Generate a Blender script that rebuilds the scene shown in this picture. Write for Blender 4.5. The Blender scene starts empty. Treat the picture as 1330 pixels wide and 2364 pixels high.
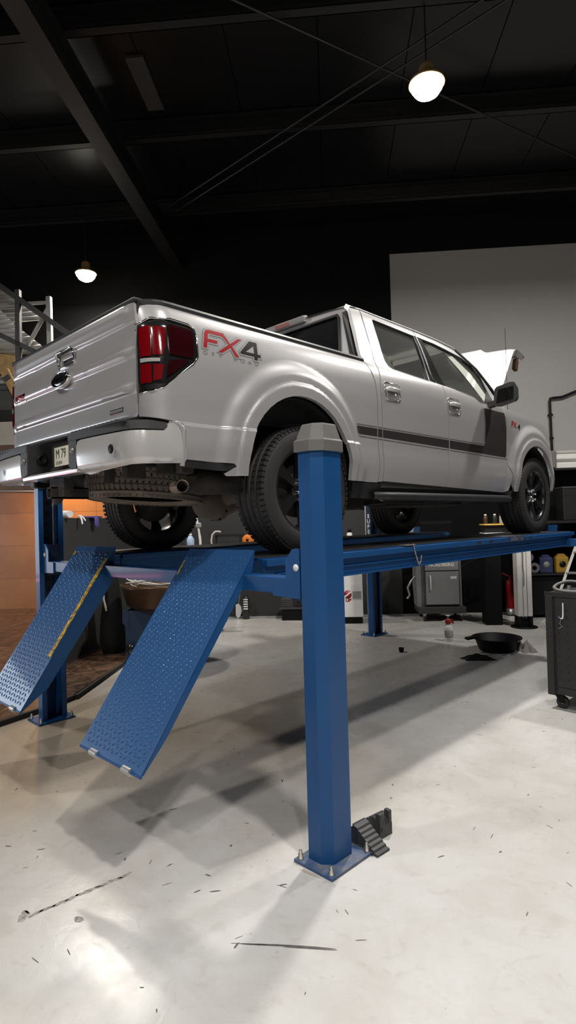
import bpy, bmesh, math, random
from mathutils import Vector, Matrix
random.seed(7)
SC = bpy.context.scene
COL = SC.collection
PI = math.pi
H = 1.4726                       # height of the lift's runways above the floor

# ------------------------------------------------------------------ materials
def mat(name, col, rough=.5, metal=0.0, coat=0.0, noise=None, bump=None, emit=None, spec=None, col2=None, scale=8.0, aniso=None):
    m = bpy.data.materials.new(name); m.use_nodes = True
    nt = m.node_tree; b = nt.nodes['Principled BSDF']
    b.inputs['Base Color'].default_value = (*col, 1); b.inputs['Roughness'].default_value = rough
    b.inputs['Metallic'].default_value = metal
    if coat: b.inputs['Coat Weight'].default_value = coat; b.inputs['Coat Roughness'].default_value = .06
    if spec is not None: b.inputs['Specular IOR Level'].default_value = spec
    if emit:
        b.inputs['Emission Color'].default_value = (*emit[0], 1); b.inputs['Emission Strength'].default_value = emit[1]
    if noise or bump:
        tc = nt.nodes.new('ShaderNodeTexCoord'); n = nt.nodes.new('ShaderNodeTexNoise')
        n.inputs['Scale'].default_value = scale; n.inputs['Detail'].default_value = 6; n.inputs['Roughness'].default_value = .62
        nt.links.new(tc.outputs['Object'], n.inputs['Vector'])
        if noise:
            r = nt.nodes.new('ShaderNodeValToRGB'); c2 = col2 or tuple(c*.7 for c in col)
            r.color_ramp.elements[0].position = .5-noise; r.color_ramp.elements[1].position = .5+noise
            r.color_ramp.elements[0].color = (*c2, 1); r.color_ramp.elements[1].color = (*col, 1)
            nt.links.new(n.outputs['Fac'], r.inputs['Fac']); nt.links.new(r.outputs['Color'], b.inputs['Base Color'])
        if bump:
            bp = nt.nodes.new('ShaderNodeBump'); bp.inputs['Strength'].default_value = bump; bp.inputs['Distance'].default_value = .01
            nt.links.new(n.outputs['Fac'], bp.inputs['Height']); nt.links.new(bp.outputs['Normal'], b.inputs['Normal'])
    return m

M = {}
M['silver'] = mat('silver_paint', (.405,.392,.392), .36, .30, .8)
M['chrome'] = mat('chrome', (.80,.79,.78), .08, 1.0)
M['bumper'] = mat('bumper_silver', (.60,.58,.565), .25, .35, .6)
M['hood'] = mat('hood_silver', (.44,.43,.425), .38, .20, .7)
M['trim'] = mat('black_trim', (.016,.016,.017), .5, noise=.3, scale=30)
M['plastic'] = mat('dark_grey_plastic', (.05,.05,.052), .55, noise=.3, scale=40, bump=.15)
M['seam'] = mat('seam_black', (.01,.01,.01), .8)
M['gloss_black'] = mat('gloss_black', (.012,.012,.013), .15, 0, .5)
M['rubber'] = mat('tyre_rubber', (.022,.0205,.0195), .68, noise=.25, scale=20, col2=(.02,.019,.018))
M['dusty_lit_rubber'] = mat('dusty_lit_tyre', (.25,.205,.165), .85, noise=.3, scale=14, col2=(.14,.115,.09))  # spare tyre: dust, its tone raised for light coming off the tiled wall
M['rim'] = mat('black_alloy', (.02,.02,.021), .28, .5, .4)
M['nut'] = mat('lug_chrome', (.75,.74,.72), .15, 1)
M['under'] = mat('dirty_underbody', (.055,.045,.037), .8, .1, noise=.3, scale=9, col2=(.012,.011,.010))
M['under_dark'] = mat('underbody_black', (.008,.0075,.007), .8, noise=.3, scale=9)
M['tan_metal'] = mat('dusty_axle_metal', (.20,.165,.135), .8, .1, noise=.35, scale=7, col2=(.10,.08,.065))
M['exhaust'] = mat('dusty_exhaust_metal', (.50,.40,.33), .45, .7, noise=.3, scale=12, col2=(.30,.22,.17))
M['red_lens'] = mat('red_lens', (.15,.0015,.004), .12, 0, .9)
M['dark_lens'] = mat('smoked_red_lens', (.022,.002,.003), .1, 0, .9)
M['clear_lens'] = mat('clear_lens', (.55,.53,.52), .15, .4, .8)
M['stripe'] = mat('dark_stripe', (.021,.018,.018), .55, spec=.25)
M['pin'] = mat('pin_stripe', (.10,.09,.09), .45)
M['red_decal'] = mat('red_decal', (.30,.004,.008), .35)
M['black_decal'] = mat('black_decal', (.004,.004,.004), .5, spec=.2)
M['white_decal'] = mat('white_decal', (.75,.74,.73), .5)
M['grey_decal'] = mat('grey_decal', (.16,.15,.15), .5)
M['plate'] = mat('plate_cream', (.66,.62,.48), .5, noise=.2, col2=(.58,.54,.42))
M['seat'] = mat('seat_cloth', (.045,.044,.043), .9, noise=.3, scale=50)
M['card'] = mat('pale_card', (.85,.88,.82), .8)
M['lamp_peach'] = mat('faded_lens', (.36,.15,.13), .3, 0, .5)
def glass(name, tint, gl=.12):
    m = bpy.data.materials.new(name); m.use_nodes = True; nt = m.node_tree; nt.nodes.remove(nt.nodes['Principled BSDF'])
    o = nt.nodes['Material Output']; t = nt.nodes.new('ShaderNodeBsdfTransparent'); g = nt.nodes.new('ShaderNodeBsdfGlossy')
    t.inputs['Color'].default_value = (*tint, 1); g.inputs['Roughness'].default_value = .03; g.inputs['Color'].default_value = (.9,.9,.9,1)
    f = nt.nodes.new('ShaderNodeFresnel'); f.inputs['IOR'].default_value = 1.5
    x=nt.nodes.new('ShaderNodeMixShader'); df=nt.nodes.new('ShaderNodeBsdfDiffuse'); df.inputs['Color'].default_value=(.45,.45,.43,1); y=nt.nodes.new('ShaderNodeMixShader'); y.inputs[0].default_value=gl; nt.links.new(t.outputs[0],y.inputs[1]); nt.links.new(df.outputs[0],y.inputs[2]); nt.links.new(f.outputs[0], x.inputs[0]); nt.links.new(y.outputs[0], x.inputs[1]); nt.links.new(g.outputs[0], x.inputs[2])
    nt.links.new(x.outputs[0], o.inputs['Surface']); return m
M['glass'] = glass('tinted_glass', (.64,.68,.62), .085)
M['dark_glass'] = glass('dark_glass', (.08,.08,.085), .015)
M['screen_glass'] = glass('windscreen_glass', (.80,.86,.80), .03)
# lift
M['blue'] = mat('lift_blue', (.008,.072,.225), .42, .0, .12, noise=.35, scale=5, col2=(.007,.062,.195), spec=.35)
M['ramp_blue'] = mat('ramp_blue', (.020,.090,.245), .40, .0, .35, noise=.35, scale=5, col2=(.018,.078,.215))
M['dusty_plate'] = mat('dusty_base_plate', (.15,.155,.17), .7, noise=.16, scale=9, col2=(.02,.07,.19))
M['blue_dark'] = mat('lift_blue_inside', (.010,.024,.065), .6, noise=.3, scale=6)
M['cap'] = mat('grey_cap_plastic', (.135,.130,.125), .6, noise=.25, scale=25, col2=(.115,.11,.106))
M['steel'] = mat('bare_steel', (.30,.285,.26), .45, .8, noise=.3, scale=30)
M['worn'] = mat('worn_plate_metal', (.33,.32,.31), .5, .6, noise=.15, scale=14, col2=(.03,.05,.12))
M['yellow'] = mat('yellow_paint', (.72,.42,.02), .5, noise=.12, scale=38, col2=(.10,.08,.03))
M['galv'] = mat('galvanised', (.50,.50,.48), .4, .8)
M['black_paint'] = mat('black_paint', (.0035,.0035,.004), .55, spec=.2)
M['black_cab'] = mat('black_cabinet_paint', (.016,.015,.015), .5, noise=.3, scale=12, spec=.35)
M['trolley_paint'] = mat('trolley_paint', (.034,.032,.032), .5, noise=.3, scale=12, spec=.35)
M['dark_grey'] = mat('dark_grey_paint', (.045,.045,.046), .55)
M['machine'] = mat('machine_grey', (.235,.235,.235), .5, noise=.4, scale=3, col2=(.21,.21,.21))
M['white'] = mat('off_white', (.74,.725,.70), .5)
M['white_alu'] = mat('white_column', (.66,.645,.62), .4, noise=.3, scale=4, col2=(.58,.565,.54))
M['red'] = mat('red_gloss', (.28,.008,.008), .35)
M['red2'] = mat('sprayer_red', (.30,.02,.015), .45)
M['orange'] = mat('orange_plastic', (.75,.20,.02), .5)
M['jug_blue'] = mat('jug_blue', (.018,.026,.075), .45)
M['jug_yellow'] = mat('jug_yellow', (.26,.15,.015), .45)
M['shelf_yellow'] = mat('yellow_shelf', (.80,.48,.10), .5)
M['rag_grey'] = mat('grey_rag', (.22,.20,.19), .95, noise=.2, scale=30, bump=.5)
M['rag_white'] = mat('white_rag', (.50,.47,.44), .95, noise=.2, scale=30, bump=.5)
M['rag_black'] = mat('black_rag', (.004,.004,.004), .95, bump=.5)
M['paper'] = mat('paper_white', (.66,.65,.66), .7)
M['paper_blue'] = mat('pale_blue_sheet', (.38,.50,.68), .6)
M['purple'] = mat('purple_glove', (.07,.05,.22), .6)
M['hose'] = mat('pale_hose', (.52,.50,.47), .5)
M['bronze'] = mat('bronze_drum', (.15,.085,.05), .4, .6, noise=.3, scale=3, col2=(.08,.045,.028))
M['jack_blue'] = mat('machine_blue', (.035,.065,.13), .45)
M['bottle_dark'] = mat('dark_bottle', (.02,.02,.02), .3)
M['bottle_pale'] = mat('pale_bottle', (.45,.47,.42), .4)
M['dark_wall'] = mat('dark_wall_paint', (.034,.033,.033), .8, noise=.3, scale=3, col2=(.027,.027,.027))
M['black_wall'] = mat('black_wall_paint', (.0035,.0034,.0036), .8, spec=.12)
M['grey_wall'] = mat('grey_wall_paint', (.30,.29,.283), .8, noise=.35, scale=1.2, col2=(.278,.27,.263))
M['ceiling'] = mat('black_ceiling_deck', (.0042,.0040,.0042), .34, .0, noise=.3, scale=.9, col2=(.0022,.0022,.0022))
M['beam'] = mat('black_steel_beam', (.0055,.005,.005), .5, noise=.3, scale=3)
M['concrete'] = mat('pale_concrete', (.30,.27,.23), .85, noise=.3, scale=4)
M['wood'] = mat('raw_wood', (.38,.24,.09), .7, noise=.2, scale=9, col2=(.24,.15,.06))
M['sheet'] = mat('corrugated_sheet', (.40,.395,.38), .5, .2)
M['alu'] = mat('aluminium', (.55,.54,.52), .4, .6)
M['lamp'] = mat('lamp_lens', (.9,.9,.85), .5, emit=((1,.93,.80), 60))
M['lamp_body'] = mat('lamp_housing', (.25,.16,.05), .5)
M['kerb'] = mat('kerb_dark', (.03,.027,.025), .85, noise=.3, scale=8)

# ------------------------------------------------------------------ mesh builder
def fr(d):
    d = Vector(d).normalized(); a = Vector((0,0,1)) if abs(d.z) < .95 else Vector((1,0,0))
    u = a.cross(d).normalized(); return u, d.cross(u).normalized()
class MB:
    def __init__(s): s.v=[]; s.f=[]; s.m=[]; s.sm=[]; s.mi=0; s.smooth=False
    def add(s, vs, fs, smooth=None):
        k=len(s.v); s.v+= [tuple(p) for p in vs]
        for f in fs: s.f.append(tuple(i+k for i in f)); s.m.append(s.mi); s.sm.append(s.smooth if smooth is None else smooth)
    def box(s, lo, hi, bev=0.0, T=None):
        bm=bmesh.new(); bmesh.ops.create_cube(bm,size=1)
        for v in bm.verts: v.co=Vector([lo[i]+(v.co[i]+.5)*(hi[i]-lo[i]) for i in range(3)])
        if bev: bmesh.ops.bevel(bm,geom=bm.edges[:],offset=bev,segments=2,profile=.6,affect='EDGES')
        if T is not None: bmesh.ops.transform(bm,matrix=T,verts=bm.verts[:])
        s.bm(bm)
    def obox(s, c, ax, ay, az, bev=0.0):     # centre, half-axes
        ax,ay,az=Vector(ax),Vector(ay),Vector(az)
        T=Matrix.Translation(Vector(c)) @ Matrix((ax,ay,az)).transposed().to_4x4()
        bm=bmesh.new(); bmesh.ops.create_cube(bm,size=2)
        L=(ax.length,ay.length,az.length)
        for v in bm.verts: v.co=Vector((v.co.x*L[0],v.co.y*L[1],v.co.z*L[2]))
        if bev: bmesh.ops.bevel(bm,geom=bm.edges[:],offset=bev,segments=2,profile=.6,affect='EDGES')
        R=Matrix((ax.normalized(),ay.normalized(),az.normalized())).transposed().to_4x4()
        bmesh.ops.transform(bm,matrix=Matrix.Translation(Vector(c))@R,verts=bm.verts[:]); s.bm(bm)
    def bm(s,bm,smooth=None):
        bm.verts.index_update(); s.add([v.co for v in bm.verts],[[v.index for v in f.verts] for f in bm.faces],smooth); bm.free()
    def bar(s,a,b,w,h=None,up=None):
        a,b=Vector(a),Vector(b); d=(b-a); u,v=fr(d)
        if up is not None: v=(Vector(up)-d.normalized()*Vector(up).dot(d.normalized())).normalized(); u=v.cross(d.normalized())
        h=h or w; s.obox((a+b)/2,u*(w/2),v*(h/2),d/2)
    def tube(s,pts,r,n=12,caps=True,closed=False):
        pts=[Vector(p) for p in pts]; N=len(pts); rs=r if isinstance(r,(list,tuple)) else [r]*N
        u=None; vs=[]
        for i,p in enumerate(pts):
            d=(pts[(i+1)%N]-pts[i-1]) if closed else (pts[min(i+1,N-1)]-pts[max(i-1,0)])
            d.normalize()
            if u is None: u,w=fr(d)
            else:
                u=(u-d*u.dot(d)).normalized(); w=d.cross(u)
            for k in range(n):
                a=2*PI*k/n; vs.append(p+u*(rs[i]*math.cos(a))+w*(rs[i]*math.sin(a)))
        fs=[]
        for i in range(N if closed else N-1):
            j=(i+1)%N
            for k in range(n): fs.append((i*n+k,i*n+(k+1)%n,j*n+(k+1)%n,j*n+k))
        s.add(vs,fs,True)
        if caps and not closed: s.add(vs[:n],[tuple(range(n))[::-1]],False); s.add(vs[-n:],[tuple(range(n))],False)
    def cyl(s,a,b,r,n=24,r2=None): s.tube([a,b],[r,r if r2 is None else r2],n)
    def lathe(s,prof,c=(0,0,0),ax=(0,0,1),n=32,smooth=True,u=None):
        ax=Vector(ax).normalized()
        if u is None: u,w=fr(ax)
        else: u=Vector(u).normalized(); w=ax.cross(u)
        c=Vector(c); vs=[];fs=[]
        for (r,z) in prof:
            for k in range(n):
                a=2*PI*k/n; vs.append(c+ax*z+u*(r*math.cos(a))+w*(r*math.sin(a)))
        for i in range(len(prof)-1):
            for k in range(n): fs.append((i*n+k,i*n+(k+1)%n,(i+1)*n+(k+1)%n,(i+1)*n+k))
        s.add(vs,fs,smooth)
    def prism(s,poly,f0,f1):                 # poly of 2-tuples, f0/f1 map a point to 3-D ends
        n=len(poly); a=[f0(*p) for p in poly]; b=[f1(*p) for p in poly]
        s.add(a+b,[tuple(range(n))[::-1],tuple(range(n,2*n))]+[(i,(i+1)%n,n+(i+1)%n,n+i) for i in range(n)],False)
    def grid(s,fn,us,vs,smooth=True):
        P=[fn(u,v) for u in us for v in vs]; m=len(vs)
        s.add(P,[(i*m+j,(i+1)*m+j,(i+1)*m+j+1,i*m+j+1) for i in range(len(us)-1) for j in range(m-1)],smooth)
    def ico(s,c,r,sub=2,sc=(1,1,1),jit=0):
        bm=bmesh.new(); bmesh.ops.create_icosphere(bm,subdivisions=sub,radius=1)
        for v in bm.verts:
            k=1+random.uniform(-jit,jit); v.co=Vector((c[0]+v.co.x*r*sc[0]*k,c[1]+v.co.y*r*sc[1]*k,c[2]+v.co.z*r*sc[2]*k))
        s.bm(bm,True)
    def build(s,name,mats,parent=None,loc=None,rotz=0,fix=True):
        me=bpy.data.meshes.new(name); me.from_pydata(s.v,[],s.f)
        for m in (mats if isinstance(mats,(list,tuple)) else [mats]): me.materials.append(m if not isinstance(m,str) else M[m])
        me.polygons.foreach_set('material_index',s.m); me.polygons.foreach_set('use_smooth',s.sm); me.update()
        if fix:
            bm=bmesh.new(); bm.from_mesh(me); bmesh.ops.recalc_face_normals(bm,faces=bm.faces[:]); bm.to_mesh(me); bm.free()
        o=bpy.data.objects.new(name,me); COL.objects.link(o)
        if parent: o.parent=parent
        if loc: o.location=loc
        o.rotation_euler=(0,0,rotz)
        return o
def tag(o,label,cat,group=None,kind=None):
    o['label']=label; o['category']=cat
    if group: o['group']=group
    if kind: o['kind']=kind
    return o
def thing(name,label,cat,loc=(0,0,0),rotz=0,group=None):
    o=bpy.data.objects.new(name,None); COL.objects.link(o); o.location=loc; o.rotation_euler=(0,0,rotz); o.empty_display_size=.1
    return tag(o,label,cat,group)
def struct(o): o['kind']='structure'; return o
def part_label(o,l): o['label']=l; return o
def linspace(a,b,n): return [a+(b-a)*i/(n-1) for i in range(n)]
def arange(a,b,st):
    n=max(1,int(math.ceil((b-a)/st-1e-6))); return [a+(b-a)*i/n for i in range(n+1)]

# ---- flat outline (with holes) cut on a grid and laid on a curved surface W(u,v)->Vector, optional folded edge of depth t
def panel(name, poly, W, material, parent, holes=(), step=.03, t=.02, off=0.0, sx=1, fold=True, ustep=None):
    bm=bmesh.new(); loops=[]
    for L in [poly]+list(holes):
        vs=[bm.verts.new((p[0],p[1],0)) for p in L]
        loops.append([bm.edges.new((vs[i],vs[(i+1)%len(vs)])) for i in range(len(vs))])
    bmesh.ops.triangle_fill(bm,use_beauty=True,use_dissolve=False,edges=[e for l in loops for e in l])
    us=[v.co.x for v in bm.verts]; vv=[v.co.y for v in bm.verts]
    for axis,(lo,hi),st in ((0,(min(us),max(us)),ustep or step),(1,(min(vv),max(vv)),step)):
        k=math.floor(lo/st)+1
        while k*st<hi-1e-6:
            co=Vector((0,0,0)); no=Vector((0,0,0)); co[axis]=k*st; no[axis]=1
            bmesh.ops.bisect_plane(bm,geom=bm.verts[:]+bm.edges[:]+bm.faces[:],dist=1e-6,plane_co=co,plane_no=no); k+=1
    bmesh.ops.remove_doubles(bm,verts=bm.verts[:],dist=1e-6)
    bm.verts.index_update(); bm.edges.index_update()
    uv=[(v.co.x,v.co.y) for v in bm.verts]; faces=[[v.index for v in f.verts] for f in bm.faces]
    bedge=[(e.verts[0].index,e.verts[1].index) for e in bm.edges if len(e.link_faces)==1]
    bm.free()
    e=2e-3; P=[];Nn=[]
    for (a,b) in uv:
        p=Vector(W(a,b)); du=Vector(W(a+e,b))-Vector(W(a-e,b)); dv=Vector(W(a,b+e))-Vector(W(a,b-e)); n=du.cross(dv)
        n=n.normalized() if n.length>1e-12 else Vector((1,0,0)); P.append(p); Nn.append(n)
    # orientation: W is given so that du x dv points outwards
    f2=[]
    for f in faces:
        a,b,c=uv[f[0]],uv[f[1]],uv[f[2]]
        A=sum(uv[f[i]][0]*uv[f[(i+1)%len(f)]][1]-uv[f[(i+1)%len(f)]][0]*uv[f[i]][1] for i in range(len(f)))
        f2.append(f if A>0 else f[::-1])
    verts=[p+n*off for p,n in zip(P,Nn)]; norms=list(Nn)
    sm=[True]*len(f2)
    if fold and t>0:
        for (a,b) in bedge:
            k=len(verts); pa,pb=verts[a],verts[b]; qa,qb=pa-Nn[a]*t,pb-Nn[b]*t
            ed=(pb-pa); fn=ed.cross(-Nn[a])
            fn=fn.normalized() if fn.length>1e-12 else Nn[a]
            verts+=[pa,pb,qb,qa]; norms+=[fn]*4
            f2.append([k,k+1,k+2,k+3]); sm.append(True)
    if sx<0:
        verts=[Vector((-p.x,p.y,p.z)) for p in verts]; norms=[Vector((-n.x,n.y,n.z)) for n in norms]; f2=[f[::-1] for f in f2]
    me=bpy.data.meshes.new(name); me.from_pydata([tuple(v) for v in verts],[],f2)
    me.polygons.foreach_set('use_smooth',sm); me.materials.append(M[material] if isinstance(material,str) else material); me.update()
    me.normals_split_custom_set_from_vertices([tuple(n) for n in norms])
    o=bpy.data.objects.new(name,me); COL.objects.link(o); o.parent=parent
    return o
# ---- lettering: text turned into polygons, each point placed by W(u,v)
def lettering(name, txt, W, size, material, parent, shear=0.0, off=0.0, width=None, thick=.0):
    cu=bpy.data.curves.new('txt','FONT'); cu.body=txt; cu.size=size; cu.shear=shear; cu.offset=off; cu.align_x='CENTER'; cu.align_y='CENTER'; cu.resolution_u=3
    o=bpy.data.objects.new('txt',cu); COL.objects.link(o)
    dg=bpy.context.evaluated_depsgraph_get(); dg.update(); me=bpy.data.meshes.new_from_object(o.evaluated_get(dg)); bpy.data.objects.remove(o)
    xs=[v.co.x for v in me.vertices]; k=1.0
    if width and xs: k=width/(max(xs)-min(xs))
    c=(max(xs)+min(xs))/2 if xs else 0
    for v in me.vertices: v.co=W((v.co.x-c)*k,v.co.y)
    me.materials.clear(); me.materials.append(M[material]); me.name=name
    r=bpy.data.objects.new(name,me); COL.objects.link(r)
    if parent: r.parent=parent
    return r
LP=(240,140)
LAMPS2=((1.0,1.4,140),(-4.0,5.6,80),(-4.0,1.4,100),(3.7,6.4,160),(1.0,-2.8,150),(-2.2,-2.0,105))  # unseen high bays, among them lamps added to brighten cart floor and tailgate
WARM=50; WINE=2.4; WINP=85; ASSUMED_NEON=16  # strengths of the unseen recess lamp, window and neon, all assumed
# ================================================================== the pickup truck (x right, y forward, z up from the runway)
def ss(a,b,x):
    t=(x-a)/(b-a); t=0.0 if t<0 else 1.0 if t>1 else t
    return t*t*(3-2*t)
PROF=[(.30,.93),(.42,.958),(.50,.976),(.62,.988),(.72,.986),(.80,.985),(.9,.988),(1.05,.988),(1.18,.978),(1.28,.960),(1.34,.938),(1.38,.912),(1.42,.892),(1.60,.825),(1.75,.765),(1.86,.712),(1.93,.640)]
def prof(z):
    P=PROF
    if z<=P[0][0]: return P[0][1]
    if z>=P[-1][0]: return P[-1][1]
    for i in range(len(P)-1):
        if P[i][0]<=z<=P[i+1][0]:
            (z0,x0),(z1,x1)=P[i],P[i+1]
            def sl(k):
                if k<=0 or k>=len(P)-1: return None
                a=(P[k][1]-P[k-1][1])/(P[k][0]-P[k-1][0]); b=(P[k+1][1]-P[k][1])/(P[k+1][0]-P[k][0])
                return 0 if a*b<0 else (2*a*b/(a+b) if a+b else 0)
            d=(x1-x0)/(z1-z0); m0=sl(i); m1=sl(i+1)
            m0=d if m0 is None else m0; m1=d if m1 is None else m1
            h=z1-z0;t=(z-z0)/h
            return (2*t**3-3*t*t+1)*x0+(t**3-2*t*t+t)*h*m0+(-2*t**3+3*t*t)*x1+(t**3-t*t)*h*m1
ARCH=[(-.045,.52,.472),(3.60,.47,.462)]
def sidex(y,z):
    x=prof(z)+.012*ss(.52,.66,z)*(1-ss(.732,.752,z))*(1-ss(.50,.62,y))+.005*ss(.45,.6,z)*(1-ss(.665,.735,z))*ss(.50,.62,y)
    for (yc,zc,r0) in ARCH:
        dy=y-yc; dz=z-zc
        r=math.hypot(dy,dz) if dz>0 else abs(dy)+(-dz)*.10
        if r<r0+.30: x+=.034*(1-ss(r0+.13,r0+.235,r))+.015*(1-ss(r0+.060,r0+.095,r))
    if y>3.9: x-=.55*(y-3.9)**2
    return x
YR=-1.115; RC=.140                         # rear end of the bedsides and their corner radius
def Wside(s,z):                            # s runs along y and wraps round the rear corner
    y0=YR+RC
    if s>=y0: return Vector((sidex(s,z),s,z))
    x0=sidex(y0,z)-RC; a=(y0-s)/RC
    if a<=PI/2: return Vector((x0+RC*math.cos(a),y0-RC*math.sin(a),z))
    return Vector((x0-(a-PI/2)*RC,YR,z))
def Wdecal(d):
    def f(s,z):
        p=Wside(s,z); e=1e-3; n=(Wside(s+e,z)-Wside(s-e,z)).cross(Wside(s,z+e)-Wside(s,z-e)).normalized(); return p+n*d
    return f
def arch_pts(k,z0,n=22,inset=0.0):         # front to rear over the top
    yc,zc,r=ARCH[k]; r-=inset
    return [(yc+r,z0)]+[(yc+r*math.cos(a),zc+r*math.sin(a)) for a in linspace(0,PI,n)]+[(yc-r,z0)]
SEND=YR+RC-RC*PI/2-.002                     # where the bedside meets the tailgate gap
truck=thing('pickup_truck','silver four-door pickup truck with raised hood standing on the blue lift','pickup truck',(0,0,H))

LAMP=[(-1.165,1.252),(-1.092,1.278),(-.986,1.280),(-.869,1.274),(-.850,1.258),(-.842,1.212),(-.847,1.118),(-.876,1.080),(-1.050,.935),(-1.10,.920),(SEND,.914),(SEND,1.245)]
def bed(sx):
    # bedside: rear corner, lamp cut-out, wheel arch
    A=arch_pts(0,.475)
    poly=[(.792,.475),(.796,.60),(.798,1.22),(.775,1.30),(.745,1.375),(.742,1.386),(-1.05,1.386),(SEND,1.382),(SEND,1.262)]
    # notch for the lamp (open at the tailgate side)
    L=[(-1.165,1.268),(-1.092,1.294),(-.984,1.296),(-.860,1.288),(-.834,1.266),(-.826,1.214),(-.831,1.112),(-.866,1.070),(-1.044,.923),(-1.10,.904),(SEND,.898)]
    poly+=L+[(SEND,.780),(-.945,.742),(-.930,.70),(-.930,.552),(-.615,.541),(-.600,.525),(-.675,.482),(-.665,.470)]+A[::-1][0:]
    o=panel('bedside',poly,Wside,'silver',truck,step=.0145,t=.03,sx=sx)
    if sx>0: part_label(o,'silver right bedside with red and black lettering')
    # rail cap
    mb=MB(); pts=[]
    for s in arange(SEND,.742,.05)+[.742]:
        p=Wside(s,1.386); n=Vector((1,0,0)) if s>-1.05 else (p-Vector((p.x-.1,YR+.2,p.z))).normalized(); pts.append(p)
    vs=[];prf=[(.010,-.012),(.012,.004),(.004,.018),(-.03,.024),(-.07,.024),(-.07,-.02)]
    for i,p in enumerate(pts):
        a,b=pts[max(0,i-1)],pts[min(len(pts)-1,i+1)]; d=(b-a).normalized(); n=d.cross(Vector((0,0,1)))
        for (u,w) in prf: vs.append((sx*(p.x+n.x*u),p.y+n.y*u,p.z+w))
    k=len(prf); mb.add(vs,[(i*k+j,i*k+(j+1)%k,(i+1)*k+(j+1)%k,(i+1)*k+j) for i in range(len(pts)-1) for j in range(k)]+[tuple(range(k)),tuple(range((len(pts)-1)*k,len(pts)*k))],False)
    mb.build('bed_rail_cap','trim',truck)
    # tail lamp: chrome-edged lens in red and smoked segments
    def Wl(d):
        return lambda s,z: Wdecal(d+.012*ss(0,.06,min(z-.90,1.30-z)))(s,z)
    bez=[(-1.165,1.262),(-1.092,1.288),(-.985,1.290),(-.864,1.282),(-.841,1.262),(-.833,1.213),(-.838,1.115),(-.871,1.075),(-1.047,.929),(-1.10,.911),(SEND,.905),(SEND,1.255)]
    lamp=panel('tail_lamp',bez,Wl(-.010),'gloss_black',truck,step=.02,t=.04,sx=sx); part_label(lamp,'red and smoked tail lamp with bright edge')
    def strip(pts,w,mt,nm,d=.002):
        mb=MB(); fn=Wdecal(d); vs=[]
        for p in pts:
            q=fn(*p); vs.append(q)
        mb.tube([(sx*q.x,q.y,q.z) for q in vs],w,8); mb.build(nm,mt,lamp)
    strip([(SEND+.01,1.266)]+[(a,b+.014) for a,b in LAMP[0:4]]+[(-.838,1.270),(-.826,1.213),(-.831,1.112),(-.864,1.070),(-1.044,.922),(-1.10,.903),(SEND+.01,.897)],.0055,'chrome','chrome_edge')
    segs=[('red_segment','red_lens',[(SEND+.03,1.085),(-1.105,1.085),(-1.095,1.245),(-1.14,1.248),(SEND+.03,1.228)]),
          ('red_segment','red_lens',[(-1.095,1.09),(-1.045,1.09),(-1.03,1.14),(-1.022,1.235),(-1.085,1.245)]),
          ('smoked_segment','dark_lens',[(-1.012,1.095),(-.868,1.098),(-.858,1.13),(-.856,1.21),(-.864,1.252),(-.985,1.262),(-1.010,1.255)]),
          ('reverse_segment','clear_lens',[(SEND+.03,1.055),(-1.06,1.055),(-1.06,1.072),(SEND+.03,1.076)]),
          ('red_segment','red_lens',[(SEND+.03,.945),(-1.105,.945),(-1.105,1.045),(SEND+.03,1.045)]),
          ('red_segment','red_lens',[(-1.095,.955),(-1.055,.962),(-1.04,1.04),(-1.092,1.042)]),
          ('smoked_segment','dark_lens',[(-1.03,.975),(-.895,1.078),(-.93,1.082),(-1.02,1.06)])]
    for nm,mt,pg in segs: panel(nm,pg,Wl(-.002),mt,lamp,step=.02,t=.006,sx=sx)
    if sx>0:
        # lettering on the bedside: u to the front, v up; polygons traced on the flat of the panel
        FF=[(.08,.12),(.34,.12),(.42,.46),(1.10,.46),(1.16,.64),(.46,.64),(.53,.90),(.60,.95),(1.55,.95),(1.93,.58),(1.10,.04),(1.40,.04),(2.05,.42),(2.36,-.02),(2.66,-.02),(2.20,.52),(3.02,1.06),(2.74,1.06),(2.06,.64),(1.66,1.16),(.60,1.16),(.40,1.10),(.28,.94)]
        four=[(2.78,.33),(3.62,1.10),(4.22,1.10),(4.16,.42),(4.40,.42),(4.38,.24),(4.14,.24),(4.12,.06),(3.84,.06),(3.86,.24),(2.82,.24)]
        fhole=[(3.22,.42),(3.88,.42),(3.91,.86)]
        def Wf(d):
            g=Wdecal(d); 
            return lambda u,v: g(-.795+u*.100,1.165+v*.108-.004*u*0)
        def grow(pl,k):
            n=len(pl); out=[]
            A=sum(pl[i][0]*pl[(i+1)%n][1]-pl[(i+1)%n][0]*pl[i][1] for i in range(n)); sg=1 if A>0 else -1
            for i in range(n):
                a,b,c=Vector(pl[i-1]),Vector(pl[i]),Vector(pl[(i+1)%n]); d1=(b-a).normalized(); d2=(c-b).normalized()
                n1=Vector((d1.y,-d1.x))*sg; n2=Vector((d2.y,-d2.x))*sg; m=(n1+n2); m=m/max(.5,m.length_squared/2)*1.0
                out.append((b.x+m.x*k,b.y+m.y*k))
            return out
        for pl,mt,hl in ((FF,'red_decal',()),(four,'black_decal',(fhole,))):
            panel('letter_outline',grow(pl,.105),Wf(.0012),'grey_decal',o,step=.5,fold=False)
            panel('letter_border',grow(pl,.075),Wf(.0020),'silver',o,step=.5,fold=False)
            panel('letter_fill',pl,Wf(.0028),mt,o,holes=hl,step=.5,fold=False)
        g=Wdecal(.002)
        for i,ch in enumerate('OFF ROAD'):
            if ch!=' ': lettering('small_letter',ch,lambda u,v,i=i: g(-.775+i*.0545+u*1.35,1.148-.0*i+v),.032,'grey_decal',o)
bed(1); bed(-1)

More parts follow.
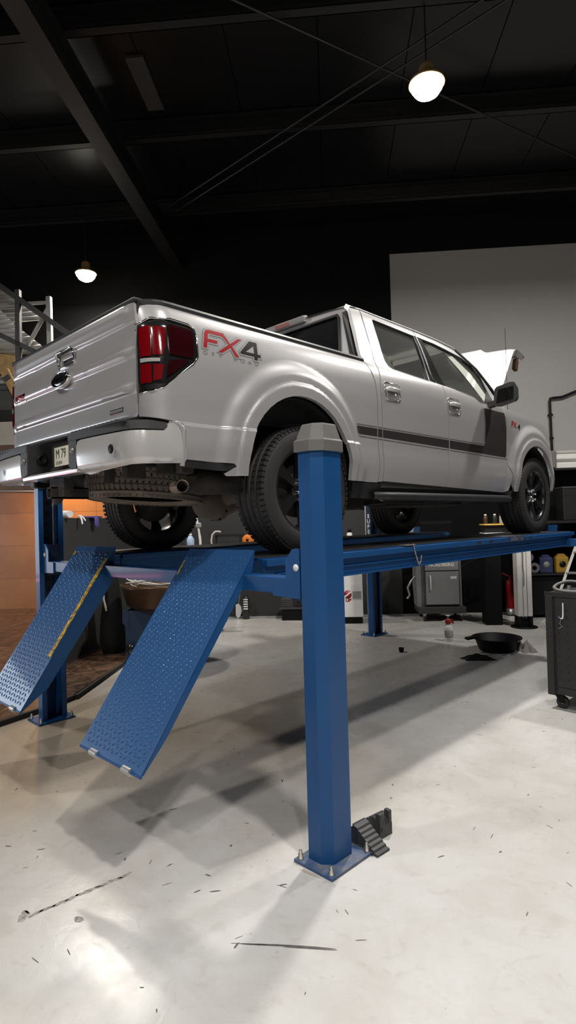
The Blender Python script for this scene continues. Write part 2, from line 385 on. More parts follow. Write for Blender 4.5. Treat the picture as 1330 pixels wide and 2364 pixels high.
# stripes along the side
def stripes(sx):
    def seg(poly,mt='stripe',d=.0015,nm='stripe'): panel(nm,poly,Wdecal(d),mt,truck,step=.03,fold=False,sx=sx)
    def top(y): return .873-.0055*(y-.41)
    def bot(y): return .818-.0155*(y-.41)
    def band(a,b): seg([(a,bot(a)),(b,bot(b)),(b,top(b)),(a,top(a))])
    def pins(a,b,tp=True):
        if tp: seg([(a,top(a)+.009),(b,top(b)+.009),(b,top(b)+.015),(a,top(a)+.015)],'pin',nm='pin_stripe')
        seg([(a,bot(a)-.020),(b,bot(b)-.020),(b,bot(b)-.013),(a,bot(a)-.013)],'pin',nm='pin_stripe')
    band(.545,.79); pins(.545,.79); band(.802,.852); pins(.802,.852); band(.862,1.826); pins(.862,1.826)
    a=1.842; b=2.50; c=2.945
    seg([(a,bot(a)),(c-.02,bot(c)),(c,bot(c)+.02),(2.955,1.0),(2.965,1.225),(2.53,1.228),(2.515,1.05),(2.49,top(b)+.02),(2.475,top(b)),(a,top(a))])
    pins(a,2.96,False)
    seg([(a,top(a)+.009),(2.465,top(b)+.009),(2.480,top(b)+.028),(2.505,1.05),(2.52,1.226),(2.513,1.226),(2.498,1.05),(2.473,top(b)+.03),(2.460,top(b)+.015),(a,top(a)+.015)],'pin',nm='pin_stripe')
stripes(1); stripes(-1)

# cab: corner panel, doors, fender
RW=[(1.085,1.40),(1.130,1.383),(1.640,1.362),(1.662,1.372),(1.690,1.53),(1.705,1.70),(1.700,1.806),(1.125,1.822),(1.105,1.815),(1.085,1.70),(1.068,1.56),(1.064,1.45)]
FW=[(1.752,1.365),(2.20,1.335),(2.39,1.318),(2.45,1.290),(2.49,1.280),(2.70,1.287),(2.752,1.300),(2.79,1.40),(2.782,1.462),(2.755,1.585),(2.650,1.690),(2.500,1.745),(2.226,1.780),(2.03,1.800),(1.800,1.806),(1.775,1.70),(1.757,1.53)]
def cab(sx):
    # corner panel between bed and rear door, running up into the C-pillar
    poly=[(.806,.478),(.852,.484),(.851,.908),(.854,1.169),(.888,1.343),(.915,1.485),(.930,1.619),(.958,1.800),(.985,1.872),(.98,1.905),(.865,1.905),(.815,1.75),(.775,1.55),(.745,1.40),(.757,1.375),(.790,1.30),(.808,1.22)]
    o=panel('cab_corner',poly,Wside,'silver',truck,step=.03,t=.03,sx=sx)
    rd=[(.862,.486),(1.786,.462),(1.822,.90),(1.838,1.20),(1.832,1.345),(1.755,1.362),(1.738,1.45),(1.745,1.70),(1.742,1.872),(1.00,1.880),(.972,1.800),(.942,1.619),(.926,1.485),(.899,1.343),(.864,1.169),(.861,.908)]
    d=panel('rear_door',rd,Wside,'silver',truck,holes=[RW],step=.03,t=.03,sx=sx)
    fd=[(1.796,.462),(2.90,.430),(2.965,.448),(3.000,.60),(2.960,.70),(2.945,.763),(2.958,1.025),(2.975,1.232),(2.955,1.30),(2.84,1.50),(2.60,1.760),(2.40,1.830),(2.10,1.858),(1.752,1.872),(1.755,1.70),(1.748,1.45),(1.765,1.366),(1.842,1.345),(1.848,1.20),(1.832,.90)]
    f=panel('front_door',fd,Wside,'silver',truck,holes=[FW],step=.03,t=.03,sx=sx)
    for dd,G,h,nm in ((d,RW,1,'rear'),(f,FW,1,'front')):
        g=panel('window_glass',G,Wdecal(-.016),'glass',dd,step=.06,fold=False,sx=sx)
        # dark rubber around the opening
        mb=MB(); mb.tube([(sx*q.x,q.y,q.z) for q in [Wdecal(-.006)(*p) for p in G]],.008,6,closed=True); mb.build('window_seal','trim',dd)
    # black B-pillar covers
    panel('pillar_cover',[(1.668,1.366),(1.742,1.360),(1.728,1.45),(1.737,1.70),(1.735,1.805),(1.708,1.806),(1.712,1.70),(1.697,1.53)],Wdecal(.003),'gloss_black',d,step=.05,t=.006,sx=sx)
    panel('pillar_cover',[(1.772,1.366),(1.90,1.356),(1.865,1.53),(1.835,1.70),(1.822,1.803),(1.762,1.806),(1.764,1.70),(1.758,1.45)],Wdecal(.003),'gloss_black',f,step=.05,t=.006,sx=sx)
    # handles
    for dd,y0 in ((d,1.005),(f,1.945)):
        pc=[(y0-.085,1.105),(y0+.085,1.105),(y0+.095,1.13),(y0+.095,1.222),(y0+.08,1.236),(y0-.085,1.236),(y0-.097,1.222),(y0-.095,1.12)]
        hb=panel('door_handle',pc,Wdecal(.006),'silver',dd,step=.04,t=.012,sx=sx)
        panel('handle_recess',[(y0-.065,1.112),(y0+.075,1.112),(y0+.078,1.172),(y0-.065,1.172)],Wdecal(.0085),'grey_decal',hb,step=.04,fold=False,sx=sx)
        mb=MB(); g=Wdecal(.022)
        mb.tube([(sx*q.x,q.y,q.z) for q in [Wdecal(.004)(y0-.08,1.183),g(y0-.06,1.184),g(y0,1.185),g(y0+.06,1.184),Wdecal(.004)(y0+.08,1.180)]],[.012,.017,.018,.017,.012],10); mb.build('grip','bumper',hb)
        mb=MB(); mb.tube([(sx*q.x,q.y,q.z) for q in [Wdecal(.008)(*p) for p in pc]],.0045,6,closed=True); mb.build('handle_edge','chrome',hb)
        mb=MB(); q=Wdecal(.010)(y0+.03,1.150); mb.ico((sx*q.x,q.y,q.z),.013,2); mb.build('lock','chrome',hb)
    # fender
    A=arch_pts(1,.45)
    fp=[(2.985,.60),(2.975,.55)]
    yc,zc,r=ARCH[1]
    A2=[(yc+r*math.cos(a),zc+r*math.sin(a)) for a in linspace(PI*.97,-.02,24)]
    poly=[(3.065,.44)]+[(yc-r,.44)]+A2+[(yc+r+.02,.46),(4.25,.70),(4.265,.90),(4.20,1.05),(4.08,1.155),(3.92,1.205),(3.55,1.245),(3.30,1.262),(3.05,1.285),(2.985,1.300),(2.985,1.232),(2.968,1.025),(2.955,.763),(2.970,.70),(3.012,.60)]
    w=panel('front_fender',poly,Wside,'silver',truck,step=.0145,t=.03,sx=sx)
    if sx>0:
        g=Wdecal(.003)
        for txt,mt,y,wd in (('FX','red_decal',3.155,.13),('4','black_decal',3.265,.06)): lettering('fender_letter',txt,lambda u,v,y=y:g(y+u,1.125-.12*(y+u-3.15)+v),.085,mt,w,shear=.25,off=.002,width=wd)
    # rocker, sill step
    panel('rocker_panel',[(.50,.36),(3.06,.36),(3.06,.45),(2.90,.425),(1.79,.455),(.80,.472),(.47,.468)],lambda s,z: Wside(s,.46)+Vector((-.02-.9*(.46-z)*.4,0,z-.46)),'trim',truck,step=.1,t=.03,sx=sx)
    mb=MB(); mb.tube([(sx*.94,.78,.375),(sx*.985,.86,.372),(sx*.99,1.0,.372),(sx*.99,2.95,.366),(sx*.95,3.06,.366)],[.030,.034,.035,.035,.03],10)
    for y in (1.0,1.9,2.8): mb.bar((sx*.97,y,.36),(sx*.70,y,.33),.04)
    mb.build('side_step','trim',truck)
    mb=MB(); mb.grid(lambda u,v: Vector((sx*(.995+.02*math.cos(u*PI*2)*0-.055*(1-v)),.80+.16*u,.372+.036*math.cos(v*PI))),linspace(0,1,5),linspace(0,1,9)); mb.build('step_end_cap','cap',truck)
    # mirror
    mb=MB(); mx=1.015; mb.prism([(1.035,1.262),(1.062,1.235),(1.235,1.262),(1.258,1.29),(1.258,1.40),(1.24,1.44),(1.20,1.447),(1.07,1.425),(1.045,1.40)],lambda x,z: Vector((sx*x,2.60+.02*(x-1.04),z)),lambda x,z: Vector((sx*(1.04+(x-1.04)*.9),2.72-.10*(x-1.04),1.345+(z-1.345)*.85)))
    mi=mb.build('side_mirror','trim',truck); part_label(mi,'black door mirror')
    mb=MB(); mb.prism([(1.06,1.265),(1.225,1.285),(1.230,1.405),(1.085,1.395)],lambda x,z: Vector((sx*x,2.597+.02*(x-1.04),z)),lambda x,z: Vector((sx*x,2.603,z))); mb.build('mirror_glass','dark_glass',mi)
    mb=MB(); mb.bar((sx*.93,2.66,1.265),(sx*(mx+.05),2.66,1.285),.07,.05); mb.build('mirror_arm','trim',mi)
    panel('mirror_sail',[(2.56,1.287),(2.75,1.292),(2.79,1.36),(2.785,1.44)],Wdecal(.001),'trim',f,step=.05,t=.01,sx=sx)
    # wheel well liners
    for k,(yc,zc,r) in enumerate(ARCH):
        mb=MB(); pr=linspace(-.15,PI+.15,22); ri=r+.012
        mb.grid(lambda a,x: Vector((sx*x,yc+ri*math.cos(a),zc+ri*math.sin(a))),pr,[.55,.75,.955])
        mb.grid(lambda a,q: Vector((sx*.56,yc+ri*q*math.cos(a),zc+ri*q*math.sin(a))),pr,[.02,.5,1.0])
        mb.build('wheel_well','under_dark',truck)
        mb=MB(); mb.grid(lambda a,x: Vector((sx*x,yc+(r-.004)*math.cos(a),zc+(r-.004)*math.sin(a))),linspace(-.02,PI+.02,24),[.93,.985]); mb.build('arch_lip','trim',truck)
    # lower black moulding behind the rear arch
    panel('lower_moulding',[(-.930,.512),(-.69,.498),(-.655,.500),(-.605,.528),(-.620,.538),(-.930,.549)],Wdecal(-.004),'trim',truck,step=.1,t=.03,sx=sx)
    # vertical groove strip between bumper end and bedside
    mb=MB(); mb.tube([(sx*.96,-1.01,.748),(sx*.982,-.965,.742),(sx*.990,-.945,.715),(sx*.990,-.940,.66),(sx*.985,-.940,.58),(sx*.978,-.945,.515)],.014,8); mb.build('bumper_gap_seal','silver',truck)
cab(1); cab(-1)

# roof, pillars, glass
RE=[(.86,1.872),(.985,1.890),(1.2,1.884),(1.74,1.876),(2.1,1.862),(2.40,1.833),(2.45,1.82)]
def edgez(y):
    for (a,b),(c,d) in zip(RE,RE[1:]):
        if y<=c: return b+(d-b)*max(0,(y-a)/(c-a))
    return RE[-1][1]
def roofpt(t,y):
    ze=edgez(y); xe=prof(ze)+.012; k=abs(t)
    return Vector((t*xe,y,ze+(.055-.02*ss(1.9,2.4,y)-.012*ss(1.1,.87,y))*(1-k**3.2)))
mb=MB(); mb.grid(roofpt,linspace(-1,1,49),arange(.865,2.44,.045)); rf=mb.build('roof','silver',truck)
for sx in (1,-1):
    mb=MB(); mb.tube([(sx*(prof(edgez(y))+.006),y,edgez(y)-.004) for y in arange(.93,2.43,.06)],.009,8); mb.build('roof_side_rail','silver',rf)
    mb=MB(); A=[Vector(Wside(2.44,1.80))+Vector((-.03,0,.01)),Vector(Wside(2.72,1.64))+Vector((-.035,.02,.01)),Vector(Wside(2.90,1.45))+Vector((-.05,.05,.01)),Vector((.84,3.06,1.30))]
    mb.tube([(sx*p.x,p.y,p.z) for p in A],[.035,.04,.045,.05],8); mb.build('windscreen_pillar','black_decal',truck)
    mb=MB(); mb.tube([(sx*.66,2.42,1.72),(sx*.63,2.45,1.70),(sx*.65,2.62,1.585),(sx*.70,2.66,1.555)],.017,8); mb.build('grab_handle','seat',truck)
mb=MB(); mb.grid(lambda x,t: Vector((x*(.66+.14*t),2.42+.62*t-.10*(abs(x))**2*.6,1.800-.49*t+.02*math.sin(PI*t))),linspace(-1,1,13),linspace(0,1,7)); mb.build('windscreen','screen_glass',truck)
# rear face of the cab
def Wback(x,z): return Vector((x, .80+.34*max(0,(z-1.38))**1.25*.62+.05*(abs(x)/.8)**3*.5*0, z))
hw=lambda z: prof(z)-.055
WB=[(-.66,1.40),(.66,1.40),(.69,1.43),(.612,1.80),(.585,1.835),(-.585,1.835),(-.612,1.80),(-.69,1.43)]
ob=[(-.86,1.36),(.86,1.36),(.845,1.42),(.775,1.60),(.715,1.75),(.672,1.86),(.640,1.905),(-.640,1.905),(-.672,1.86),(-.715,1.75),(-.775,1.60),(-.845,1.42)]
def Wb(x,z): return Vector((x,.742+.26*max(0,z-1.40)+.10*max(0,z-1.80),z))
def flip(W): return lambda a,b: W(a,b)
back=panel('cab_back_panel',ob,lambda a,b: Wb(a,b),'silver',truck,holes=[WB],step=.05,t=.03)
panel('rear_window',WB,lambda a,b: Wb(a,b)+Vector((0,.012,0)),'dark_glass',back,step=.1,fold=False)
mb=MB(); mb.tube([Wb(a,b)+Vector((0,-.004,0)) for a,b in WB],.012,6,closed=True); mb.build('rear_window_seal','trim',back)
mb=MB()
mb.prism([(.862,1.36),(.850,1.42),(.778,1.60),(.718,1.75),(.680,1.845),(.640,1.84),(.672,1.75),(.73,1.60),(.80,1.42),(.812,1.36)],lambda a,b:Wb(a,b)+Vector((0,-.012,0)),lambda a,b:Wb(a,b)+Vector((0,.02,0)))
mb.build('pillar_seal','trim',back); mb.v=[(-a,b,c) for a,b,c in mb.v]; mb.build('pillar_seal','trim',back)
mb=MB(); mb.obox((0,.865,1.905),(.235,0,0),(0,.03,.008),(0,-.008,.026),.012); bl=mb.build('high_brake_lamp','clear_lens',back)
mb=MB(); mb.obox((-.02,.838,1.900),(.085,0,0),(0,.006,0),(0,-.003,.019),.004); mb.build('brake_lens','lamp_peach',bl)
mb=MB()
mb.box((-.955,.86,.44),(.955,2.98,.50)); mb.box((-.93,2.98,.5),(.93,3.02,1.20)); mb.box((-.86,.80,.5),(.86,.84,1.36))
mb.build('cab_floor','seat',truck)
def seat(x0,x1,y,name):
    mb=MB(); mb.box((x0,y-.25,.72),(x1,y+.27,.90),.05); mb.obox(((x0+x1)/2,y-.32,1.08),((x1-x0)/2,0,0),(0,.07,.02),(0,-.075,.27),.05)
    mb.obox(((x0+x1)/2,y-.40,1.435),(.11,0,0),(0,.045,.01),(0,-.01,.07),.03); mb.bar(((x0+x1)/2-.05,y-.39,1.30),((x0+x1)/2-.05,y-.40,1.42),.012); mb.bar(((x0+x1)/2+.05,y-.39,1.30),((x0+x1)/2+.05,y-.40,1.42),.012)
    mb.build(name,'seat',truck)
seat(.16,.66,2.08,'front_seat'); seat(-.66,-.16,2.08,'front_seat'); seat(.10,.72,1.30,'rear_seat'); seat(-.72,-.10,1.30,'rear_seat')
mb=MB(); mb.box((-.82,2.68,.92),(.82,2.98,1.28),.05); mb.build('dashboard','seat',truck)
mb=MB(); mb.box((-.10,2.36,1.66),(.10,2.38,1.72),.01); mb.bar((0,2.38,1.70),(0,2.46,1.79),.02); mb.build('inside_mirror','black_decal',truck)
mb=MB(); mb.prism([(1.20,1.30),(1.46,1.30),(1.44,1.41),(1.30,1.585),(1.19,1.545)],lambda y,z: Vector((.775-.30*max(0,z-1.36),y,z)),lambda y,z: Vector((.770-.30*max(0,z-1.36),y,z))); mb.build('pale_card','card',truck)

# tailgate
TZ=[(.74,.0),(.777,.0),(.80,-.012),(.905,-.008),(.925,-.028),(.950,-.028),(.966,-.010),(1.095,-.008),(1.115,-.024),(1.142,-.024),(1.156,-.008),(1.25,.004),(1.275,.002),(1.30,-.016),(1.345,-.024),(1.385,-.016),(1.40,.004),(1.44,.02)]
def ty(z):
    if z<=TZ[0][0]: return TZ[0][1]
    for (a,b),(c,d) in zip(TZ,TZ[1:]):
        if a<=z<=c: return b+(d-b)*ss(a,c,z)
    return TZ[-1][1]
def Wt(x,z):
    e=1-ss(.74,.83,abs(x))*.7
    return Vector((x,-1.118+ty(z)*e,z))
HB=[(-.075,1.212),(.122,1.212),(.134,1.224),(.134,1.296),(.122,1.308),(-.075,1.308),(-.089,1.296),(-.089,1.224)]
tg=panel('tailgate',[(-.836,.79),(-.828,.782),(.828,.782),(.836,.79),(.836,1.10),(.844,1.26),(.832,1.388),(-.832,1.388),(-.844,1.26),(-.836,1.10)],Wt,'silver',truck,holes=[HB],step=.0125,ustep=.06,t=.05)
mb=MB(); mb.box((-.80,YR+.03,.79),(.80,YR+.06,1.38)); mb.build('tailgate_inner_skin','silver',tg)
mb=MB(); mb.box((-.845,-1.132,1.389),(.845,YR+.06,1.412),.008); mb.build('tailgate_top_cap','trim',tg)
mb=MB(); mb.tube([Wt(a,b)+Vector((0,-.003,0)) for a,b in HB],.007,6,closed=True); mb.build('handle_frame','chrome',tg)
mb=MB(); mb.box((-.092,YR+.014,1.205),(.137,YR+.022,1.315)); mb.build('handle_recess','plastic',tg)
mb=MB(); mb.obox((.022,-1.109,1.281),(.098,0,0),(0,.005,.0),(0,-.002,.022),.004); mb.box((-.08,-1.116,1.218),(-.055,-1.10,1.26),.003); mb.box((.10,-1.116,1.218),(.125,-1.10,1.26),.003); mb.build('tailgate_handle','silver',tg)
mb=MB(); mb.lathe([(0,-.004),(.012,-.004),(.016,0)],(.112,-1.117,1.24),(0,-1,0),16); mb.build('tailgate_lock','chrome',tg)
# oval emblem
c=Vector((.0,-1.146,1.126))
mb=MB()
def oval(mb,k,prf,n=40):
    vs=[];fs=[]
    for (r,d) in prf:
        for i in range(n):
            a=2*PI*i/n; vs.append(c+Vector((.118*k*r*math.cos(a),-d,.050*k*r*math.sin(a))))
    for i in range(len(prf)-1):
        for j in range(n): fs.append((i*n+j,i*n+(j+1)%n,(i+1)*n+(j+1)%n,(i+1)*n+j))
    fs.append(tuple(range((len(prf)-1)*n,len(prf)*n))); mb.add(vs,fs,True)
oval(mb,1,[(1.0,-.01),(1.02,.006),(.97,.016),(.88,.018),(.86,.012),(0.84,.012)]); em=mb.build('oval_emblem','chrome',tg)
mb=MB(); oval(mb,1,[(.86,.0115),(.84,.016),(.5,.021)]); mb.build('emblem_face','gloss_black',em)
lettering('emblem_script','Ford',lambda u,v: c+Vector((u,-.0225,v)),.055,'chrome',em,shear=.3,width=.13)
gt=lambda x0,z0,d: (lambda u,v: Wt(x0+u,z0+v)+Vector((0,-d,0)))
b1=panel('badge',[(-.775,1.090),(-.605,1.090),(-.580,1.144),(-.750,1.144)],lambda a,b: Wt(a,b)+Vector((0,-.005,0)),'chrome',tg,step=.05,t=.006)
lettering('badge_letter','FX4',gt(-.678,1.117,.008),.060,'red_decal',b1,shear=.3,off=.002,width=.145)
b2=panel('badge',[(.570,.823),(.715,.823),(.715,.848),(.570,.848)],lambda a,b: Wt(a,b)+Vector((0,-.004,0)),'chrome',tg,step=.05,t=.006)
mb=MB(); mb.obox((.6425,-1.135,.8355),(.066,0,0),(0,.001,0),(0,0,.0075)); mb.build('badge_inlay','grey_decal',b2)
for sx in (1,-1):
    mb=MB(); mb.box((sx*.838-.008,YR+.005,.78),(sx*.838+.008,YR+.06,1.40)); mb.build('tailgate_gap','seam',tg)

# bed tub
mb=MB()
mb.box((-.80,-1.07,.82),(.80,.72,.86)); mb.box((-.835,-1.09,.82),(-.80,.735,1.39)); mb.box((.80,-1.09,.82),(.835,.735,1.39)); mb.box((-.835,.70,.82),(.835,.735,1.39))
mb.build('bed_tub','trim',truck)
# rear bumper
YB=-1.245
def Wbump(s,z):       # s along the bumper from inner edge (x) round the corner, then forward along the side
    bulge=.012*math.sin(PI*min(1,max(0,(z-.50)/.235)))-.030*ss(.545,.495,z)
    R=.11+bulge; xc=.862; sw=.030
    if s<=xc: return Vector((s,YB-bulge+sw*(s/xc)**3,z))
    a=(s-xc)/.11
    if a<=PI/2: return Vector((xc+R*math.sin(a),YB+sw+.11-R*math.cos(a),z))
    return Vector((xc+R+.012*ss(0,.1,s-xc-.11*PI/2),YB+sw+.11+(s-xc-.11*PI/2),z))
se=.862+.1728+.178    # front end of the bumper side
fac=[(.405,.540),(.435,.508),(.48,.497),(.60,.507),(.90,.520),(1.0,.522),(se-.02,.530),(se,.545),(se,.715),(se-.03,.738),(1.110,.735),(1.103,.712),(1.085,.695),(1.0,.690),(.44,.694),(.41,.686),(.402,.665)]
mb_b=MB(); mb_b.box((-.90,YB+.07,.56),(-.34,-1.13,.70)); mb_b.box((.34,YB+.07,.56),(.90,-1.13,.70)); bump=mb_b.build('rear_bumper','under_dark',truck); part_label(bump,'silver rear bumper with black step pads')
for sx in (1,-1):
    fo=panel('bumper_end',fac,Wbump,'bumper',bump,step=.02,t=.05,sx=sx)
    pad=[(.302,.700),(.40,.700),(1.0,.697),(1.080,.700),(1.095,.716),(1.101,.736),(1.02,.742),(.302,.742)]
    po=panel('step_pad',pad,lambda s,z: Wbump(s,.70)+Vector((0,0,z-.70))+(Vector((0,-.006,0)) if s<.90 else Vector((.004,-.003,0))),'plastic',bump,step=.05,t=.03,sx=sx)
    mb=MB(); mb.box((min(sx*.302,sx*.95),YB-.004,.738),(max(sx*.302,sx*.90),-1.15,.744))
    for k in range(12): x=.33+k*.045; mb.box((min(sx*x,sx*(x+.022)),YB-.004,.744),(max(sx*x,sx*(x+.022)),-1.16,.752))
    mb.build('step_tread','plastic',bump)
    fp=[(.300,.555),(.33,.545),(.385,.535),(.398,.56),(.398,.70),(.302,.735)]
    frm=panel('step_side_frame',fp,lambda s,z: Vector((s,YB-.006,z)),'plastic',bump,step=.2,t=.09,sx=sx)
    mb=MB(); mb.lathe([(0,.010),(.012,.010),(.014,.004),(.02,.003),(.021,0)],(sx*.352,YB-.007,.64),(0,-1,0),16); mb.build('frame_bolt','steel',bump)
    mb=MB(); mb.lathe([(0,.004),(.022,.005),(.026,0)],(sx*.80,YB-.0125,.605),(0,-1,0),20); mb.build('parking_sensor','black_decal',bump)
    mb=MB(); mb.box((min(sx*.300,sx*.312),YB+.0,.55),(max(sx*.300,sx*.312),-1.07,.745)); mb.build('recess_side','trim',bump)
mb=MB(); mb.box((-.40,YB+.0,.515),(.40,-1.15,.548),.012); mb.build('bumper_lower_bar','bumper',bump)
mb=MB(); mb.box((-.30,-1.085,.54),(.30,-1.07,.76)); mb.build('recess_back','under',bump)
mb=MB(); mb.lathe([(.034,0),(.036,.008),(.024,.012),(.020,-.0),(0,-.004)],(-.290,-1.155,.655),(1,0,0),20); mb.build('trailer_socket','black_decal',bump)
mb=MB(); mb.box((-.115,-1.152,.592),(.205,-1.146,.712),.002); pl=mb.build('licence_plate','plate',bump)
lettering('plate_letter','M 79',lambda u,v: Vector((-.018+u,-1.1535,.666+v)),.085,'black_decal',pl,width=.135)
lettering('plate_letter','DUBAI',lambda u,v: Vector((-.045+u,-1.1535,.613+v)),.030,'black_decal',pl,width=.085)
# hitch
mb=MB()
mb.box((-.50,-1.10,.545),(.50,-1.03,.60)); mb.box((-.03,-1.12,.45),(.03,-1.03,.55)); mb.obox((.02,-1.17,.45),(.10,0,0),(0,.03,0),(0,0,.055))
for a in (0,1,2,3):
    mb.box(*[((-.035,-1.24,.385),(-.026,-1.0,.455)),((.026,-1.24,.385),(.035,-1.0,.455)),((-.035,-1.24,.385),(.035,-1.0,.394)),((-.035,-1.24,.446),(.035,-1.0,.455))][a])
mb.lathe([(0,.0),(.07,.0),(.08,.02),(.05,.04),(0,.045)],(-.10,-1.13,.43),(0,-1,0),20)
mb.build('tow_hitch','under',truck)
mb=MB(); mb.box((-.025,-1.15,.395),(.025,-1.02,.445)); mb.build('hitch_hollow','seam',truck)

# wheels
def tyre(mb,R=.405,w=.27,n=96,tread=True):
    prf=[(.27,-w/2+.02),(.29,-w/2+.005),(.33,-w/2-.002),(.362,-w/2+.002),(.382,-w/2+.010),(.394,-w/2+.020),(.401,-w/2+.032)]
    gx=[-.075,-.025,.025,.075]; prof_=[]
    xs=-w/2+.040
    prof_.append((R,xs))
    for g in gx: prof_+= [(R+.002,g-.007),(R-.010,g-.005),(R-.010,g+.005),(R+.002,g+.007)]
    prof_.append((R,-xs))
    full=prf+prof_+[(r,-x) for r,x in prf[::-1]]
    mb.lathe([(r,x) for r,x in full],(0,0,0),(1,0,0),n)
    if tread:
        for sgn in (-1,1):
            for k in range(n*3//4):
                a=2*PI*k/(n*3//4); u=Vector((0,math.cos(a),math.sin(a)))
                t=Vector((0,-math.sin(a),math.cos(a)))
                mb.obox(u*(R+.0005)+Vector((sgn*.103,0,0)),(.019,0,0),t*.0115,u*.0035)
                mb.obox(u*(R-.0095)+Vector((sgn*.116,0,0)),Vector((.012,0,0))-u*.007*sgn,t*.0118,u*.003)
                mb.obox(u*(R+.001)+Vector((sgn*.050,0,0)),Vector((.017,0,0))+t*.004*sgn,t*.0125,u*.003)
def rim(mb):
    mb.lathe([(.285,.115),(.278,.125),(.262,.118),(.255,.09),(.250,-.05),(.262,-.11),(.285,-.12)],(0,0,0),(1,0,0),48)
    mb.lathe([(0,.075),(.062,.078),(.085,.070),(.088,.03),(.06,.0),(0,.0)],(0,0,0),(1,0,0),32)
    for k in range(6):
        a=2*PI*k/6+.25; u=Vector((0,math.cos(a),math.sin(a))); t=Vector((0,-math.sin(a),math.cos(a)))
        vs=[]
        for r,hw,x0,x1 in ((.05,.034,.02,.078),(.12,.032,.045,.088),(.20,.042,.06,.100),(.265,.062,.07,.112)):
            for (h,x) in ((-hw,x0),(-hw*.72,x1),(hw*.72,x1),(hw,x0)): vs.append(u*r+t*h+Vector((x,0,0)))
        fs=[(i*4+j,i*4+(j+1)%4,(i+1)*4+(j+1)%4,(i+1)*4+j) for i in range(3) for j in range(4)]+[(0,1,2,3),(12,13,14,15)]
        mb.add(vs,fs,False)
    mb.lathe([(0,.085),(.036,.084),(.040,.07)],(0,0,0),(1,0,0),24)
TM=MB(); tyre(TM); RM=MB(); rim(RM)
def wheel(x,y,sx,rot=0.0):
    r=RM.build('wheel','rim',truck); r.location=(x,y,.407); r.rotation_euler=(rot,0,0 if sx>0 else PI)
    t=TM.build('tyre','rubber',r)
    for k in range(6):
        a=2*PI*k/6; mb=MB(); mb.lathe([(0,.030),(.007,.029),(.011,.022),(.0125,.004),(.0125,0)],(.078,.060*math.cos(a),.060*math.sin(a)),(1,0,0),10); mb.build('lug_nut','nut',r)
    mb=MB(); mb.lathe([(.03,.0),(.175,.0),(.175,-.022),(.03,-.022)],(.02,0,0),(1,0,0),40); mb.build('brake_disc','under',r)
    return r
for (x,y,sx,ro) in ((.850,.03,1,.3),(-.850,.03,-1,0),(.850,3.67,1,.28),(-.850,3.67,-1,0)): wheel(x,y,sx,ro)
# spare under the bed, axle, drive, exhaust
mb=MB(); tyre(mb,.39,.235,72,False)
for k in range(66):
    a=2*PI*k/66; u=Vector((0,math.cos(a),math.sin(a))); t=Vector((0,-math.sin(a),math.cos(a)))
    for q,(xo,hw) in enumerate(((-.104,.017),(-.062,.017),(-.020,.016),(.020,.016),(.062,.017),(.104,.017))):
        mb.obox(u*(.392-(.010 if q in (0,5) else 0))+Vector((xo,0,0))+t*(.006*(q%2)),Vector((hw,0,0))+t*.004*(1 if q%2 else -1),t*.0125,u*.009)
sp=mb.build('spare_tyre','dusty_lit_rubber',truck); sp.matrix_local=Matrix.Translation((0,-.56,.490)) @ Matrix.Rotation(math.radians(-4.5),4,'X') @ Matrix.Rotation(PI/2,4,'Y')
mb=MB(); mb.lathe([(.27,-.10),(.255,-.06),(.13,-.03),(.10,-.07),(.0,-.07)],(0,0,0),(1,0,0),32); s2=mb.build('spare_rim','under',sp)
mb=MB(); mb.tube([(-.70,.03,.405),(-.30,.03,.405),(-.12,.03,.405),(.12,.03,.405),(.30,.03,.405),(.70,.03,.405)],[.045,.05,.075,.075,.05,.045],16)
mb.lathe([(0,-.20),(.07,-.195),(.135,-.15),(.155,-.05),(.150,-.02),(.165,-.02),(.165,0),(.14,.03),(.10,.14),(.05,.22)],(.02,.05,.385),(0,1,0),24)
mb.build('rear_axle','tan_metal',truck)
mb=MB()
for k in range(10):
    a=2*PI*k/10; mb.lathe([(0,.012),(.009,.010),(.010,0)],(.02+.158*math.cos(a),.03,.385+.158*math.sin(a)),(0,-1,0),8)
mb.build('axle_cover_bolts','under_dark',truck)
for sx in (1,-1):
    mb=MB(); mb.box((sx*.48-.04,-1.15,.56),(sx*.48+.04,4.1,.72)); mb.build('frame_rail','under_dark',truck)
    mb=MB(); mb.tube([(sx*.56,-.72,.56),(sx*.56,-.35,.46),(sx*.56,.03,.44),(sx*.56,.4,.45),(sx*.56,.75,.52)],.028,8); mb.build('leaf_spring','under',truck)
    mb=MB(); mb.tube([(sx*.62,.10,.34),(sx*.50,.02,.62)],.028,10); mb.build('shock_absorber','under',truck)
mb=MB(); mb.box((-.44,.9,.34),(.10,2.2,.56),.05); mb.build('fuel_tank','under_dark',truck)
mb=MB(); mb.box((-.30,2.3,.32),(.30,3.3,.60),.06); mb.build('gearbox','under_dark',truck)
mb=MB(); mb.tube([(.05,.2,.42),(.05,2.3,.44)],.045,12); mb.build('prop_shaft','under',truck)
mb=MB(); mb.tube([(.42,3.0,.36),(.40,1.8,.38),(.42,.7,.40),(.50,.42,.52),(.52,.1,.62),(.52,-.25,.58),(.56,-.50,.47),(.64,-.70,.43),(.74,-.79,.42)],.036,12); mb.lathe([(.0,0),(.10,.03),(.115,.08),(.115,.62),(.10,.67),(0,.70)],(.42,.60,.40),(0,1,0),20); mb.build('exhaust_pipe','under',truck)
mb=MB(); d=Vector((.95,-.33,-.0)).normalized(); a=Vector((.700,-.800,.420)); b=a+d*.150
mb.tube([a,b],.036,24,caps=False); mb.tube([b,b-d*.003],[.036,.032],24,caps=False); mb.tube([b-d*.003,a],[.032,.030],24,caps=False); xt=mb.build('exhaust_tip','exhaust',truck)
mb=MB(); q=b-d*.05; mb.tube([q,q-d*.005],.0315,20); mb.build('exhaust_bore','seam',xt)
